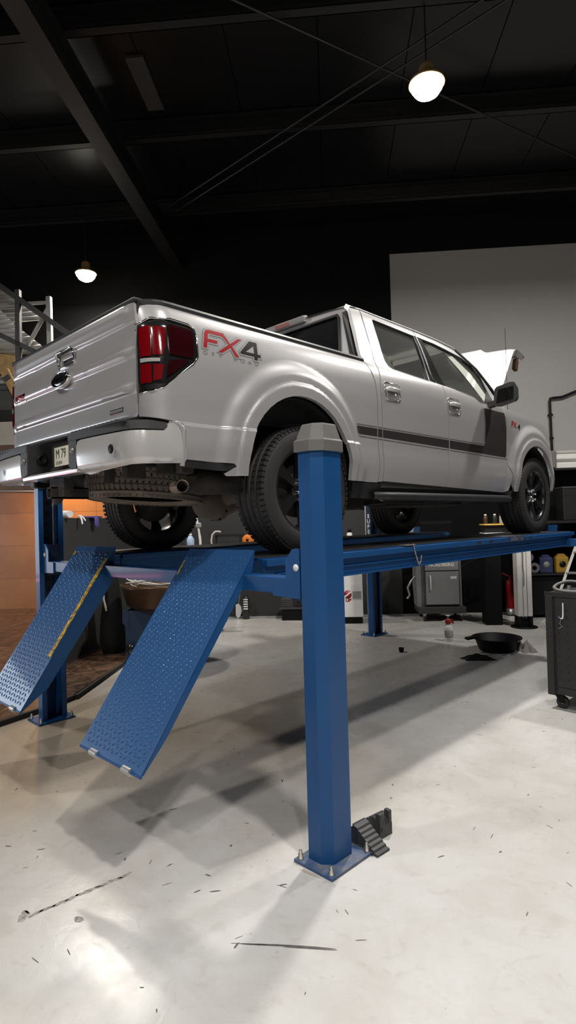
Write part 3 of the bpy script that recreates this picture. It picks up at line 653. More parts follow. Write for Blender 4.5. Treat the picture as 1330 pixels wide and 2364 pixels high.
mb=MB(); mb.tube([(.70,-.70,.455),(.74,-.68,.455),(.76,-.40,.455),(.72,-.37,.455)],[.05,.075,.075,.05],20); mb.build('rear_silencer','under',truck)
mb=MB(); mb.tube([(-.72,3.67,.40),(.72,3.67,.40)],.05,12); mb.box((-.40,3.2,.36),(.40,4.1,.50),.04); mb.build('front_axle','under_dark',truck)
# skid plate / brackets under the rear
for c_,a_,b_,d_ in (((.62,-1.02,.52),(.03,0,0),(0,.06,0),(0,0,.05)),((.80,-.92,.515),(.035,0,0),(0,.05,0),(0,0,.035)),((.88,-.86,.515),(.03,0,0),(0,.04,0),(0,0,.03)),((.36,-1.03,.51),(.018,.008,0),(0,.02,0),(0,0,.05))):
    mb=MB(); mb.obox(c_,a_,b_,d_,.008); mb.build('bumper_bracket','under',truck)
# grille end and front bumper (seen edge on)
mb=MB(); mb.box((-.80,4.10,.55),(.80,4.24,1.12),.04); mb.build('grille','trim',truck)
mb=MB(); mb.grid(lambda u,v: Vector((.97*math.sin(u),4.10+.24*math.cos(u),v)),linspace(-PI/2,PI/2,19),[.45,.50,.62,.69]); mb.build('front_bumper','bumper',truck)
mb=MB(); mb.box((-.80,3.05,.80),(.80,4.10,.95)); mb.box((-.80,3.02,.9),(.80,3.06,1.26)); mb.build('engine_bay','under_dark',truck)
# raised hood
hp=[(3.10,1.30),(3.22,1.465),(3.36,1.665),(3.50,1.865),(3.585,1.985),(3.63,2.035),(3.70,2.060),(3.88,2.025)]
def hoodpt(x,t):
    t=max(0,min(.999,t))*(len(hp)-1); i=int(t); f=t-i; y=hp[i][0]*(1-f)+hp[i+1][0]*f; z=hp[i][1]*(1-f)+hp[i+1][1]*f
    k=t/(len(hp)-1)
    dome=.055*(1-ss(.40,.445,abs(x)))*ss(.02,.2,k)*(1-ss(.90,1.0,k)); edge=-.018*ss(.72,.80,abs(x))
    d=dome+edge; return Vector((x,y-d*.79,z+d*.61+.050*k*(1-(x/.8)**2)))
mb=MB(); X=linspace(-.80,.80,49); Tt=linspace(0,1,30); mb.grid(hoodpt,X,Tt); hd=mb.build('hood','hood',truck); part_label(hd,'raised silver hood')
mb=MB(); mb.grid(lambda x,t: hoodpt(x,t)+Vector((0,.035,-.045)),linspace(-.76,.76,25),linspace(.03,.97,15)); mb.build('hood_underside','hood',hd)
for sx in (1,-1):
    mb=MB(); mb.grid(lambda k,t: hoodpt(sx*.80,t)*(1-k)+(hoodpt(sx*.76,t)+Vector((0,.05,-.06)))*k,[0,.5,1],linspace(0,1,20)); mb.build('hood_side','hood',hd)
mb=MB(); mb.obox((.74,3.80,1.90),(.02,0,0),(0,.03,-.01),(0,.02,.06)); mb.obox((.74,3.90,2.01),(.05,0,0),(0,.03,-.012),(0,0,.006)); mb.build('hood_latch_trim','bronze',hd)
mb=MB(); mb.tube([(.84,3.34,1.262),(.845,3.33,1.30),(.845,3.33,1.34)],[.012,.008,.004],8); mb.tube([(.845,3.33,1.33),(.83,3.36,2.20)],.0025,6); mb.build('aerial','black_decal',truck)
# ================================================================== the four-post lift
BZ=math.atan2(.650424,.759572)
CAMX,CAMY,CAMZ=3.5643,-2.7658,1.68496
Lx,Ly,Dx,Dy=.759572,.650424,-.650424,.759572
def B(u,v,z=0): return Vector((CAMX+u*Lx+v*Dx,CAMY+u*Ly+v*Dy,z))
lift=thing('four_post_lift','blue four-post car lift with two raised runways under the pickup truck','car lift')
Z0=lambda z: z+H
def post(sx,yc,label,sup=False):
    t=.007
    ox=[(1.540,-.108),(1.622,-.108),(1.670,-.066),(1.670,.066),(1.622,.108),(1.540,.108)]
    lip=[(1.540,.066),(1.547,.066),(1.547,.101),(1.619,.101),(1.663,.063),(1.663,-.063),(1.619,-.101),(1.547,-.101),(1.547,-.066),(1.540,-.066)]
    poly=ox+lip
    mb=MB(); mb.prism(poly,lambda x,y: Vector((sx*x,yc+y,.016)),lambda x,y: Vector((sx*x,yc+y,2.035)))
    p=mb.build('lift_post','blue',lift); part_label(p,label)
    mb=MB(); mb.box((min(sx*1.485,sx*1.735),yc-.160,0),(max(sx*1.485,sx*1.735),yc+.160,.016),.004); mb.build('base_plate','dusty_plate' if sx>0 else 'blue',p)
    for (a,b) in ((1.51,-.135),(1.71,-.135),(1.71,.135),(1.51,.135)):
        mb=MB(); c=(sx*a,yc+b,.016); mb.lathe([(.017,0),(.017,.004),(.0125,.004),(.0125,.022),(.008,.022),(.008,.040),(0,.041)],c,(0,0,1),12); mb.build('anchor_bolt','steel',p)
    # cap
    def ring(k): 
        o=[(1.525,-.121),(1.626,-.121),(1.684,-.071),(1.684,.071),(1.626,.121),(1.525,.121)]; cx,cy=1.60,0
        return [(cx+(a-cx)*(1-k),cy+(b-cy)*(1-k)) for a,b in o]
    mb=MB(); R=[(0,2.022),(0,2.075),(.10,2.085),(.30,2.155),(.34,2.162)]; vs=[]; n=6
    for k,z in R: vs+=[Vector((sx*a,yc+b,z)) for a,b in ring(k)]
    mb.add(vs,[(i*n+j,i*n+(j+1)%n,(i+1)*n+(j+1)%n,(i+1)*n+j) for i in range(len(R)-1) for j in range(n)]+[tuple(range(n))[::-1],tuple(range(4*n,5*n))],False)
    part_label(mb.build('post_cap','cap',p),'grey plastic post cap')
    # safety ladder strip with slots, lifting rod
    mb=MB(); x=1.632
    mb.box((min(sx*(x-.006),sx*(x+.0)),yc-.035,.25),(max(sx*(x-.006),sx*(x+.0)),yc+.035,1.95)); mb.mi=1
    for k in range(16): z=.45+k*.095; mb.box((min(sx*(x-.0075),sx*(x-.004)),yc-.020,z),(max(sx*(x-.0075),sx*(x-.004)),yc+.020,z+.045))
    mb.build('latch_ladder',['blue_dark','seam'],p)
    mb=MB(); mb.tube([(sx*1.575,yc+.035,1.30),(sx*1.575,yc+.035,1.95)],.009,8); mb.tube([(sx*1.575,yc+.035,1.86),(sx*1.575,yc+.035,1.90)],.014,8); mb.build('lifting_cable','steel',p)
    if sup:
        for i,ch in enumerate('SUPER'): lettering('post_letter',ch,lambda u,v,i=i: Vector((sx*1.575+u,yc-.1095,Z0(.238)-i*.0745+v)),.078,'white_decal',p,off=.004)
        mb=MB(); mb.box((sx*1.628-.006,yc-.110,Z0(-.2)),(sx*1.628+.006,yc-.108,Z0(.45))); mb.build('white_edge_strip','white_decal',p)
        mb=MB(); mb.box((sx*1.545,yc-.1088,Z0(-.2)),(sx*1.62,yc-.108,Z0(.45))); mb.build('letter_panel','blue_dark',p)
    return p
post(1,-.538,'blue lift post nearest the rear wheel of the truck'); post(-1,-.57,'blue lift post in front of the orange tiled wall')
post(-1,4.155,'blue lift post with white vertical letters',True); post(1,4.155,'blue lift post beside the front wheel')
def beam(yf,lab,sgn):
    ya,yb=(yf,yf+.12)
    mb=MB(); mb.box((-1.50,ya,Z0(-.165)),(1.50,yb,Z0(-.082)),.004); o=mb.build('crossbeam','blue',lift)
    for sx in (1,-1):
        # carriage at the post: stepped plate with sheave hole
        pl=[(1.335,-.176),(1.53,-.182),(1.53,.068),(1.485,.068),(1.432,.012),(1.432,-.083),(1.335,-.088)]
        mb=MB(); y0=yf-.012 if sgn<0 else yf+.12; mb.prism([(a,b) for a,b in pl],lambda x,z: Vector((sx*x,y0,Z0(z))),lambda x,z: Vector((sx*x,y0+.012,Z0(z))))
        c=mb.build('carriage_plate','blue',o)
        mb=MB(); mb.lathe([(0,.002),(.018,.002),(.018,0)],(sx*1.506,y0 if sgn<0 else y0+.012,Z0(-.026)),(0,sgn,0),20); mb.build('sheave_pin','white_decal',c)
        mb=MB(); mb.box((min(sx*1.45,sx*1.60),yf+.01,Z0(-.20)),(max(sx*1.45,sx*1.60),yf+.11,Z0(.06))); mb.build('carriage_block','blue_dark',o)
    return o
beam(-.635,'',-1); beam(4.13,'',1)
def runway(sx):
    x0,x1=.475,1.095
    mb=MB(); mb.box((x0,-.50,Z0(-.012)),(x1,4.32,Z0(0.0)))
    mb.box((x0,-.50,Z0(-.155)),(x0+.012,4.32,Z0(-.012))); mb.box((x0-.03,-.50,Z0(-.04)),(x0,4.32,Z0(-.008)),.003)
    mb.box((x1-.002,-.50,Z0(-.158)),(x1+.010,4.32,Z0(-.05))); mb.box((x1-.005,-.50,Z0(-.045)),(x1+.045,4.32,Z0(-.006)),.004)
    mb.prism([(x1+.008,-.085),(x1+.024,-.092),(x1+.024,-.098),(x1+.008,-.105)],lambda x,z: Vector((x,-.40,Z0(z))),lambda x,z: Vector((x,4.30,Z0(z))))
    mb.box((x1+.008,-.50,Z0(-.160)),(x1+.030,4.32,Z0(-.150)))
    mb.v=[(sx*a,b,c) for a,b,c in mb.v]
    o=mb.build('runway','blue',lift)
    mb=MB(); mb.box((x0+.01,-.46,Z0(0)),(x1-.01,4.25,Z0(.0008))); mb.v=[(sx*a,b,c) for a,b,c in mb.v]; part_label(mb.build('runway_tread','trim',o),'black gritty runway surface')
    mb=MB(); mb.obox((sx*(x1-.18),4.27,Z0(.035)),(.05,0,0),(0,.008,0),(0,.010,.040)); mb.build('wheel_stop','blue',o)
    if sx>0:
        mb=MB(); mb.box((x1-.12,2.56,Z0(.001)),(x1+.042,2.95,Z0(-.002)),.003); mb.box((x1+.04,2.60,Z0(-.04)),(x1+.047,2.98,Z0(-.008))); mb.build('worn_turnplate_edge','worn',o)
        mb=MB()
        for y in (2.02,2.24,3.10): mb.box((x1+.0455,y-.03,Z0(-.035)),(x1+.0465,y+.03,Z0(-.012)))
        mb.build('locating_slots','seam',o)
        mb=MB(); P=[(1.143,.985,0.004),(1.147,1.00,-.06),(1.147,1.03,-.125),(1.147,1.05,-.142),(1.147,1.07,-.12),(1.147,1.082,-.075)]
        Q=[]
        for a,b in zip(P,P[1:]):
            for k in range(4): Q.append(Vector(a).lerp(Vector(b),k/4))
        for i,q in enumerate(Q): mb.ico((q.x,q.y,Z0(q.z)),.0085,1,(1,.8,1.2))
        mb.box((1.06,.90,Z0(0)),(1.142,1.03,Z0(.007))); mb.build('safety_chain','steel',o)
runway(1); runway(-1)
def ramp(sx,skirt):
    x0,x1=(.470,1.085) if sx>0 else (-1.085,-.470)
    Wd=x1-x0; Lr=1.285
    hinge=Vector((0,-.545,Z0(.050))); tip=Vector((0,-1.300,Z0(-.972)))
    if sx<0: tip=Vector((0,-1.262,Z0(-1.0)))
    d=(tip-hinge); Lr=d.length; d.normalize(); n=Vector((0,d.z,-d.y)); n=n if n.y<0 else -n        # n: tread side
    X=Vector((1,0,0)); pt=lambda x,s,h: Vector((x,0,0))+hinge+d*s+n*h
    mb=MB()
    # plate with a short lip bent level onto the runway
    mb.add([pt(x0,0,0),pt(x1,0,0),pt(x1,Lr,0),pt(x0,Lr,0),pt(x0,0,-.006),pt(x1,0,-.006),pt(x1,Lr,-.006),pt(x0,Lr,-.006)],[(0,1,2,3),(7,6,5,4),(0,4,5,1),(1,5,6,2),(2,6,7,3),(3,7,4,0)],False)
    lipv=[]
    mb.add([pt(x0,0,0),pt(x1,0,0),Vector((x1,hinge.y+.05,hinge.z-.005)),Vector((x0,hinge.y+.05,hinge.z-.005))],[(0,1,2,3)],False)
    # raised tread pattern
    r=0; s=.06
    while s<Lr-.03:
        k=0; x=x0+.03+(.021 if r%2 else 0)
        while x<x1-.02:
            a=(.6 if (r+k)%2 else -.6); t=d*math.cos(a)+X*math.sin(a); w=d*-math.sin(a)+X*math.cos(a); c=pt(x,s,0)
            vs=[c-t*.016,c+w*.0065+n*.0003,c+t*.016,c-w*.0065+n*.0003,c-t*.007+n*.0048,c+t*.007+n*.0048]
            mb.add(vs,[(0,1,4),(1,5,4),(1,2,5),(2,3,5),(3,4,5),(3,0,4)],True); x+=.042; k+=1
        s+=.030; r+=1
    o=mb.build('access_ramp','ramp_blue',lift); part_label(o,'blue tread-plate ramp '+('with yellow painted edge' if sx<0 else 'hanging before the nearest post'))
    for x,sg in ((x0,1),(x1,-1)):
        pf=[(0.0,-.004),(Lr,-.004),(Lr-.005,-.014),(Lr-.20,-skirt*.8),(Lr*.35,-skirt),(.22,-skirt),(.10,-.05)]
        mb=MB(); mb.prism(pf,lambda s,h,x=x: pt(x,s,h),lambda s,h,x=x: pt(x+sg*.008,s,h)); mb.build('ramp_side_flange','blue',o)
    mb=MB(); mb.tube([pt(x0+.0,Lr+.006,-.006),pt(x1-.0,Lr+.006,-.006)],.007,10); ax=mb.build('roller_axle','blue',o)
    for q in (.20,.74):
        mb=MB(); mb.tube([pt(x0+Wd*q,Lr+.006,-.006),pt(x0+Wd*(q+.115),Lr+.006,-.006)],.019,16); mb.build('ramp_roller','galv',o)
    # paint marks
    def mark(a0,a1,s0,s1,nm='yellow_edge_line'):
        mb=MB(); N=max(2,int((s1-s0)/.03)); L=[];R=[]
        for i in range(N+1):
            s=s0+(s1-s0)*i/N; L.append(pt(a0+random.uniform(-.004,.004),s,.0042)); R.append(pt(a1+random.uniform(-.003,.003),s,.0042))
        mb.add(L+R,[(i,i+1,N+2+i,N+1+i) for i in range(N)],False); mb.build(nm,'yellow',o,fix=False)
    if sx<0: mark(x1-.056,x1-.008,.10,Lr*.70); mark(x0+.01,x0+.055,.05,.085)
    else: mark(x0+.020,x0+.034,.09,.19,'yellow_mark')
ramp(1,.048); ramp(-1,.115)

# ================================================================== the workshop
# floor
fm=bpy.data.materials.new('epoxy_floor'); fm.use_nodes=True; nt=fm.node_tree; b=nt.nodes['Principled BSDF']
tc=nt.nodes.new('ShaderNodeTexCoord')
def nz(sc,det,ro,dist=0):
    n=nt.nodes.new('ShaderNodeTexNoise'); n.inputs['Scale'].default_value=sc; n.inputs['Detail'].default_value=det; n.inputs['Roughness'].default_value=ro; n.inputs['Distortion'].default_value=dist
    nt.links.new(tc.outputs['Object'],n.inputs['Vector']); return n
def ramp_(n,a,b_,ca,cb):
    r=nt.nodes.new('ShaderNodeValToRGB'); r.color_ramp.elements[0].position=a; r.color_ramp.elements[1].position=b_; r.color_ramp.elements[0].color=(*ca,1); r.color_ramp.elements[1].color=(*cb,1); nt.links.new(n.outputs['Fac'],r.inputs['Fac']); return r
def mul(a,b_,f=1.0):
    m=nt.nodes.new('ShaderNodeMix'); m.data_type='RGBA'; m.blend_type='MULTIPLY'; m.inputs[0].default_value=f; nt.links.new(a,m.inputs[6]); nt.links.new(b_,m.inputs[7]); return m.outputs[2]
n1=nz(.42,5,.55,.3); n2=nz(3.2,8,.68,.4); n3=nz(26,4,.6); n4=nz(7,3,.5,2.0)
c1=ramp_(n1,.36,.62,(.505,.485,.455),(.585,.580,.572)); c2=ramp_(n2,.34,.60,(.88,.865,.845),(1,1,1)); c3=ramp_(n3,.26,.33,(.45,.42,.40),(1,1,1)); c4=ramp_(n4,.30,.42,(.93,.92,.905),(1,1,1))
nt.links.new(mul(mul(mul(c1.outputs[0],c2.outputs[0]),c3.outputs[0],.5),c4.outputs[0]),b.inputs['Base Color'])
vd=nt.nodes.new('ShaderNodeVectorMath'); vd.operation='DISTANCE'; vd.inputs[1].default_value=(-1.3,-.9,0); nt.links.new(tc.outputs['Object'],vd.inputs[0])  # brown tint round the left ramp: warm light put into the floor colour
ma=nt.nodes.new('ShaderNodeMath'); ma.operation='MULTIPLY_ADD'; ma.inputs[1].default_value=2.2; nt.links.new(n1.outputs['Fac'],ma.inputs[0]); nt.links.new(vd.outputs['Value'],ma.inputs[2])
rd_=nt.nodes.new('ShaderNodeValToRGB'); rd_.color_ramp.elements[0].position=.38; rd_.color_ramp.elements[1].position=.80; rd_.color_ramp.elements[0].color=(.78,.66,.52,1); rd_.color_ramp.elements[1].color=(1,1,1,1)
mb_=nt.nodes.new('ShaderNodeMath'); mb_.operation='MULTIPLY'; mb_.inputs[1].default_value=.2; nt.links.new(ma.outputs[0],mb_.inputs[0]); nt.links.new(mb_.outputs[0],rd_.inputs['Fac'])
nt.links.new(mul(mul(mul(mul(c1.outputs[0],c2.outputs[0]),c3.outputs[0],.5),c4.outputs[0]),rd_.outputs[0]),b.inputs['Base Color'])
rr=ramp_(n2,.3,.7,(.34,.34,.34),(.20,.20,.20)); nt.links.new(rr.outputs[0],b.inputs['Roughness']); b.inputs['Specular IOR Level'].default_value=.42
bp=nt.nodes.new('ShaderNodeBump'); bp.inputs['Strength'].default_value=.10; bp.inputs['Distance'].default_value=.01; nt.links.new(n4.outputs['Fac'],bp.inputs['Height']); nt.links.new(bp.outputs['Normal'],b.inputs['Normal'])
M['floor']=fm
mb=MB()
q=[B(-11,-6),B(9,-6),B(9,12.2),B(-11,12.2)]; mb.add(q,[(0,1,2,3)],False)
mb.mi=1       # pale scrape marks, dark skid, grit
def blob(c,L_,W_,ang,n=14,z=.0006):
    u=Vector((math.cos(ang),math.sin(ang),0)); w=Vector((-u.y,u.x,0)); vs=[]
    for i in range(n):
        a=2*PI*i/n; k=random.uniform(.6,1.1); vs.append(Vector((c[0],c[1],z))+u*(L_*k*math.cos(a))+w*(W_*k*math.sin(a)))
    mb.add(vs,[tuple(range(n))],False)
for f in linspace(0,1,9):
    p=Vector((.919,-1.737,0)).lerp(Vector((.96,-1.32,0)),f); blob((p.x,p.y),.045,.012,1.45+random.uniform(-.3,.3))
blob((1.10,-1.62),.03,.022,.3); blob((.90,-1.78),.05,.02,2.6); blob((2.42,.55),.03,.012,.5)
mb.mi=2
def streak(a,b,w,bow=0.0):
    a,b=Vector((*a,.0008)),Vector((*b,.0008)); d=(b-a); s=Vector((-d.y,d.x,0)).normalized(); N=16; A=[];C=[]
    for i in range(N+1):
        f=i/N; ww=w*math.sin(PI*f)**.5*random.uniform(.7,1.1)+.0008; p=a.lerp(b,f)+s*bow*math.sin(PI*f); A.append(p+s*ww); C.append(p-s*ww)
    mb.add(A+C,[(i,i+1,N+2+i,N+1+i) for i in range(N)],False)
streak((1.725,-1.245),(2.02,-1.01),.0045,.004); streak((1.86,-1.142),(2.028,-1.012),.0022); streak((1.69,-1.27),(1.80,-1.18),.0012)
for k in range(70):
    p=B(random.uniform(-1.6,2.6),random.uniform(1.55,5.5)); an=random.uniform(0,6.28); L_=random.uniform(.015,.055); streak((p.x,p.y),(p.x+L_*math.cos(an),p.y+L_*math.sin(an)),random.uniform(.0006,.0016))
for k in range(230):
    u=random.uniform(-2.4,3.2); v=random.uniform(1.6,9.5); p=B(u,v); r=random.uniform(.004,.013); blob((p.x,p.y),r*random.uniform(1,2.6),r*.5,random.uniform(0,6),7)
mb.mi=3
for (px,py,L_,W_,an) in ((1.60,-.715,.07,.012,.1),(1.50,-.69,.03,.010,2.2)): blob((px,py),L_,W_,an)
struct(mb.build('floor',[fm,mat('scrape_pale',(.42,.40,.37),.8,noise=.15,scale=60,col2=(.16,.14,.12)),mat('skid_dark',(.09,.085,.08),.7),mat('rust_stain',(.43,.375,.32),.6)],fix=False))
# brown tiled platform to the left
tm=bpy.data.materials.new('brown_floor_tile'); tm.use_nodes=True; nt=tm.node_tree; b=nt.nodes['Principled BSDF']; tc=nt.nodes.new('ShaderNodeTexCoord')
n2=nz(6,8,.75,1.2); c2=ramp_(n2,.40,.66,(.035,.020,.013),(.20,.115,.07))
br=nt.nodes.new('ShaderNodeTexBrick'); br.offset=0; br.inputs['Scale'].default_value=1; br.inputs['Brick Width'].default_value=.6; br.inputs['Row Height'].default_value=.6; br.inputs['Mortar Size'].default_value=.006
br.inputs['Color1'].default_value=(1,1,1,1); br.inputs['Color2'].default_value=(.85,.85,.85,1); br.inputs['Mortar'].default_value=(3,2.4,2,1)
nt.links.new(tc.outputs['Object'],br.inputs['Vector']); nt.links.new(mul(c2.outputs[0],br.outputs['Color']),b.inputs['Base Color']); b.inputs['Roughness'].default_value=.28
M['tile_floor']=tm
pe=[(-2.95,4.75),(-2.70,5.20),(-2.56,5.60),(-2.545,7.1),(-2.55,10.5),(-3.25,10.5),(-3.25,12.2),(-11,12.2),(-11,4.75)]
mb=MB(); mb.prism(pe,lambda u,v: Vector((u,v,0)),lambda u,v: Vector((u,v,.045))); pf=struct(mb.build('floor_tiled_platform',tm,loc=B(0,0,0),rotz=BZ))
mb=MB()
for a,b_ in zip(pe[:4],pe[1:5]):
    mb.bar((a[0]+.03,a[1]-.01,.0225),(b_[0]+.012,b_[1]-.01,.0225),.03,.046,up=(0,0,1))
struct(mb.build('trim_platform_edge','kerb',loc=B(0,0,0),rotz=BZ))
# back wall: dark lower band, light grey painted panel upper right, black elsewhere
def wallbox(name,u0,u1,v0,v1,z0,z1,m): 
    mb=MB(); mb.box((u0,v0,z0),(u1,v1,z1)); return struct(mb.build(name,m,loc=B(0,0,0),rotz=BZ))
wallbox('wall_back_lower',-3.3,1.2,10.42,10.6,0,2.42,'dark_wall'); wallbox('wall_back_corner',1.2,9,10.42,10.6,0,2.42,'black_wall')
wallbox('wall_back_upper',-11,1.150,10.42,10.6,3.3,7.2,'black_wall') 
wallbox('wall_back_middle',-3.3,1.150,10.421,10.6,2.42,3.3,'black_wall')
wallbox('wall_back_panel',1.150,9,10.42,10.6,2.42,6.32,'grey_wall')
wallbox('wall_back_top',1.150,9,10.42,10.6,6.32,7.2,'black_wall')
# tiled wall in the left recess
wt=bpy.data.materials.new('orange_wall_tile'); wt.use_nodes=True; nt=wt.node_tree; b=nt.nodes['Principled BSDF']; tc=nt.nodes.new('ShaderNodeTexCoord')
sx_=nt.nodes.new('ShaderNodeSeparateXYZ'); cx_=nt.nodes.new('ShaderNodeCombineXYZ'); nt.links.new(tc.outputs['Object'],sx_.inputs[0]); nt.links.new(sx_.outputs[0],cx_.inputs[0]); nt.links.new(sx_.outputs[2],cx_.inputs[1])
br=nt.nodes.new('ShaderNodeTexBrick'); br.offset=0; br.inputs['Scale'].default_value=1; br.inputs['Brick Width'].default_value=1.18; br.inputs['Row Height'].default_value=.66; br.inputs['Mortar Size'].default_value=.005
br.inputs['Color1'].default_value=(1,1,1,1); br.inputs['Color2'].default_value=(.80,.80,.80,1); br.inputs['Mortar'].default_value=(.55,.5,.45,1); nt.links.new(cx_.outputs[0],br.inputs['Vector'])
n2=nz(1.6,6,.6,.3); c2=ramp_(n2,.3,.7,(.30,.135,.055),(.40,.20,.085)); nt.links.new(mul(c2.outputs[0],br.outputs['Color']),b.inputs['Base Color']); b.inputs['Roughness'].default_value=.40
wallbox('wall_left_tiled',-11,-3.3,11.55,11.7,0,2.72,wt)
wallbox('trim_lintel',-11,-3.3,11.2,11.5,2.62,2.86,M['kerb'])
wallbox('wall_left_recess',-11,-3.3,11.6,11.7,2.72,3.3,'concrete')
wallbox('wall_recess_side',-3.32,-3.22,10.6,11.7,0,3.3,'dark_wall')
wallbox('ceiling_mezzanine_slab',-11,-4.05,8.8,11.7,2.98,3.34,'concrete')
wallbox('wall_partition_low',-3.34,-3.20,6.74,10.42,.045,1.79,'dark_wall')
wallbox('wall_left_outer',-11.1,-11,8.6,12.2,0,7.2,'black_wall'); wallbox('wall_left_near',-11.1,-11,-6,5.0,0,7.2,'black_wall'); wallbox('wall_left_above',-11.1,-11,5.0,8.6,3.0,7.2,'black_wall'); wallbox('wall_left_sill',-11.1,-11,5.0,8.6,0,.55,'black_wall')
# unseen shop window in the left wall, assumed from bright reflections on the ramps
wn=bpy.data.objects.new('window_assumed',None); COL.objects.link(wn); wn.location=B(-11.05,6.8,0); wn.rotation_euler=(0,0,BZ); struct(wn)
mb=MB()
for v in (-1.8,-.6,.6,1.8): mb.box((-.04,v-.04,.55),(.05,v+.04,3.0))
mb.box((-.04,-1.8,.55),(.05,1.8,.62)); mb.box((-.04,-1.8,2.93),(.05,1.8,3.0)); mb.build('assumed_window_frame','alu',wn)
for v in (-1.2,0,1.2):
    mb=MB(); mb.box((-.005,v-.57,.62),(.005,v+.57,2.93)); mb.build('assumed_window_pane',mat('assumed_daylit_pane',(.5,.55,.6),.3,emit=((.80,.90,1.0),WINE)),wn)
mb=MB(); mb.tube([(.08,-1.7,.50),(.08,1.7,.50)],.03,10); mb.build('assumed_neon_tube',mat('assumed_pink_neon',(.8,.2,.4),.4,emit=((1,.10,.28),ASSUMED_NEON)),wn)  # unseen pink emitter, added; assumed from pink patches on crossbeam and post
l=bpy.data.lights.new('assumed_window_daylight','AREA'); l.shape='RECTANGLE'; l.size=3.4; l.size_y=2.3; l.energy=WINP; l.color=(.82,.90,1.0); o=bpy.data.objects.new('assumed_window_daylight',l); COL.objects.link(o); o.location=B(-10.95,6.8,1.78); o.rotation_euler=(PI/2,0,BZ-PI/2)  # area light standing in for daylight of the assumed window
wallbox('wall_right_outer',9,9.1,-6,12.2,0,7.2,'dark_wall')
wallbox('wall_behind_viewer',-11,9,-6.1,-6,0,7.2,'dark_wall')
# ceiling deck with panel joints
mb=MB()
for i in range(20):
    u0=-11+i*1.0; 
    mb.add([(u0+.006,-6,6.92),(u0+.994,-6,6.92),(u0+.994,10.6,6.92),(u0+.006,10.6,6.92),(u0+.006,-6,7.0),(u0+.994,-6,7.0),(u0+.994,10.6,7.0),(u0+.006,10.6,7.0)],[(3,2,1,0),(4,5,6,7),(0,1,5,4),(2,3,7,6),(1,2,6,5),(3,0,4,7)],False)
mb.box((-11,-6,7.0),(9,10.6,7.05))
struct(mb.build('ceiling','ceiling',loc=B(0,0,0),rotz=BZ))
def channel(v0,nm):
    mb=MB(); mb.box((-11,v0,6.66),(9,v0+.012,6.90)); mb.box((-11,v0-.10,6.66),(9,v0+.012,6.672)); mb.box((-11,v0-.10,6.89),(9,v0+.012,6.902)); mb.box((-11,v0-.10,6.66),(9,v0-.092,6.70)); struct(mb.build(nm,'beam',loc=B(0,0,0),rotz=BZ))
for i,v0 in enumerate((.30,2.1,3.95,5.76,7.48,9.33)): channel(v0,'ceiling_purlin_beam')
def ibeam(u0,nm):
    mb=MB(); mb.box((u0-.11,-6,6.30),(u0+.11,10.42,6.32)); mb.box((u0-.11,-6,6.645),(u0+.11,10.42,6.66)); mb.box((u0-.008,-6,6.32),(u0+.008,10.42,6.645)); struct(mb.build(nm,'beam',loc=B(0,0,0),rotz=BZ))
ibeam(-2.66,'ceiling_main_beam'); ibeam(5.0,'ceiling_main_beam')
for k,(a,b_) in enumerate((((-2.35,9.10,6.60),(2.6,5.07,6.60)),((-2.45,8.98,6.60),(2.5,4.93,6.60)),((-2.45,4.3,6.60),(4.9,9.3,6.60)))):
    mb=MB(); mb.tube([a,b_],.014,8); struct(mb.build('ceiling_bracing_rod','beam',loc=B(0,0,0),rotz=BZ))
# galvanised cleats beside the main beam
for v0,v1,u in ((6.35,7.2,-2.05),):
    mb=MB(); mb.box((u-.10,v0,6.88),(u+.10,v1,6.915)); struct(mb.build('ceiling_cover_strip',mat('cover_strip',(.035,.033,.033),.5),loc=B(0,0,0),rotz=BZ))
# lamps
def lamp(u,v,label,power,col=(1,.93,.83),group=None,z=5.87):
    t=thing('high_bay_lamp',label,'ceiling lamp',B(u,v,z),BZ,group)
    mb=MB(); mb.lathe([(0,.20),(.05,.20),(.07,.16),(.07,.08),(.165,.03),(.175,0),(.165,0),(.16,.012),(0,.012)],(0,0,0),(0,0,1),32); mb.build('lamp_housing','lamp_body',t)
    mb=MB(); mb.lathe([(0,-.125),(.06,-.118),(.115,-.088),(.148,-.04),(.158,.006),(.158,.010),(0,.010)],(0,0,0),(0,0,1),32); part_label(mb.build('lamp_lens','lamp',t),'glowing white lens')
    mb=MB(); mb.tube([(0,0,.2),(0,0,1.04)],.008,8); mb.build('hanging_rod','beam',t)
    l=bpy.data.lights.new('high_bay_light','AREA'); l.shape='DISK'; l.size=.30; l.energy=power; l.color=col
    o=bpy.data.objects.new('high_bay_light',l); COL.objects.link(o); o.location=B(u,v,z-.135); 
    return t
lamp(1.04,5.74,'large glaring ceiling lamp above the truck cab',LP[0],(1,.96,.90)); lamp(-3.95,9.46,'small bright ceiling lamp above the tailgate before black wall',LP[1])
G='unseen ceiling lamps out of the picture'
for (u,v,p) in LAMPS2: lamp(u,v,'unseen ceiling lamp hanging over the floor outside the picture',p,(1,.98,.955),G)
# unseen warm lamp in the tiled recess, assumed from the orange-lit wall
t=thing('assumed_recess_lamp','small assumed warm lamp under the slab before the orange tiles','wall lamp',B(-5.25,10.75,2.93),BZ)
mb=MB(); mb.box((-.3,-.06,0),(.3,.06,.05),.01); mb.build('lamp_body','lamp_body',t)
mb=MB(); mb.box((-.28,-.05,-.012),(.28,.05,0)); mb.build('lamp_lens',mat('assumed_warm_lens',(.9,.7,.4),.5,emit=((1,.62,.25),8)),t)
l=bpy.data.lights.new('assumed_recess_light','AREA'); l.shape='RECTANGLE'; l.size=.55; l.size_y=.1; l.energy=WARM; l.color=(1,.60,.28); o=bpy.data.objects.new('assumed_recess_light',l); COL.objects.link(o); o.location=B(-5.25,10.75,2.90); o.rotation_euler=(math.radians(12),0,BZ)
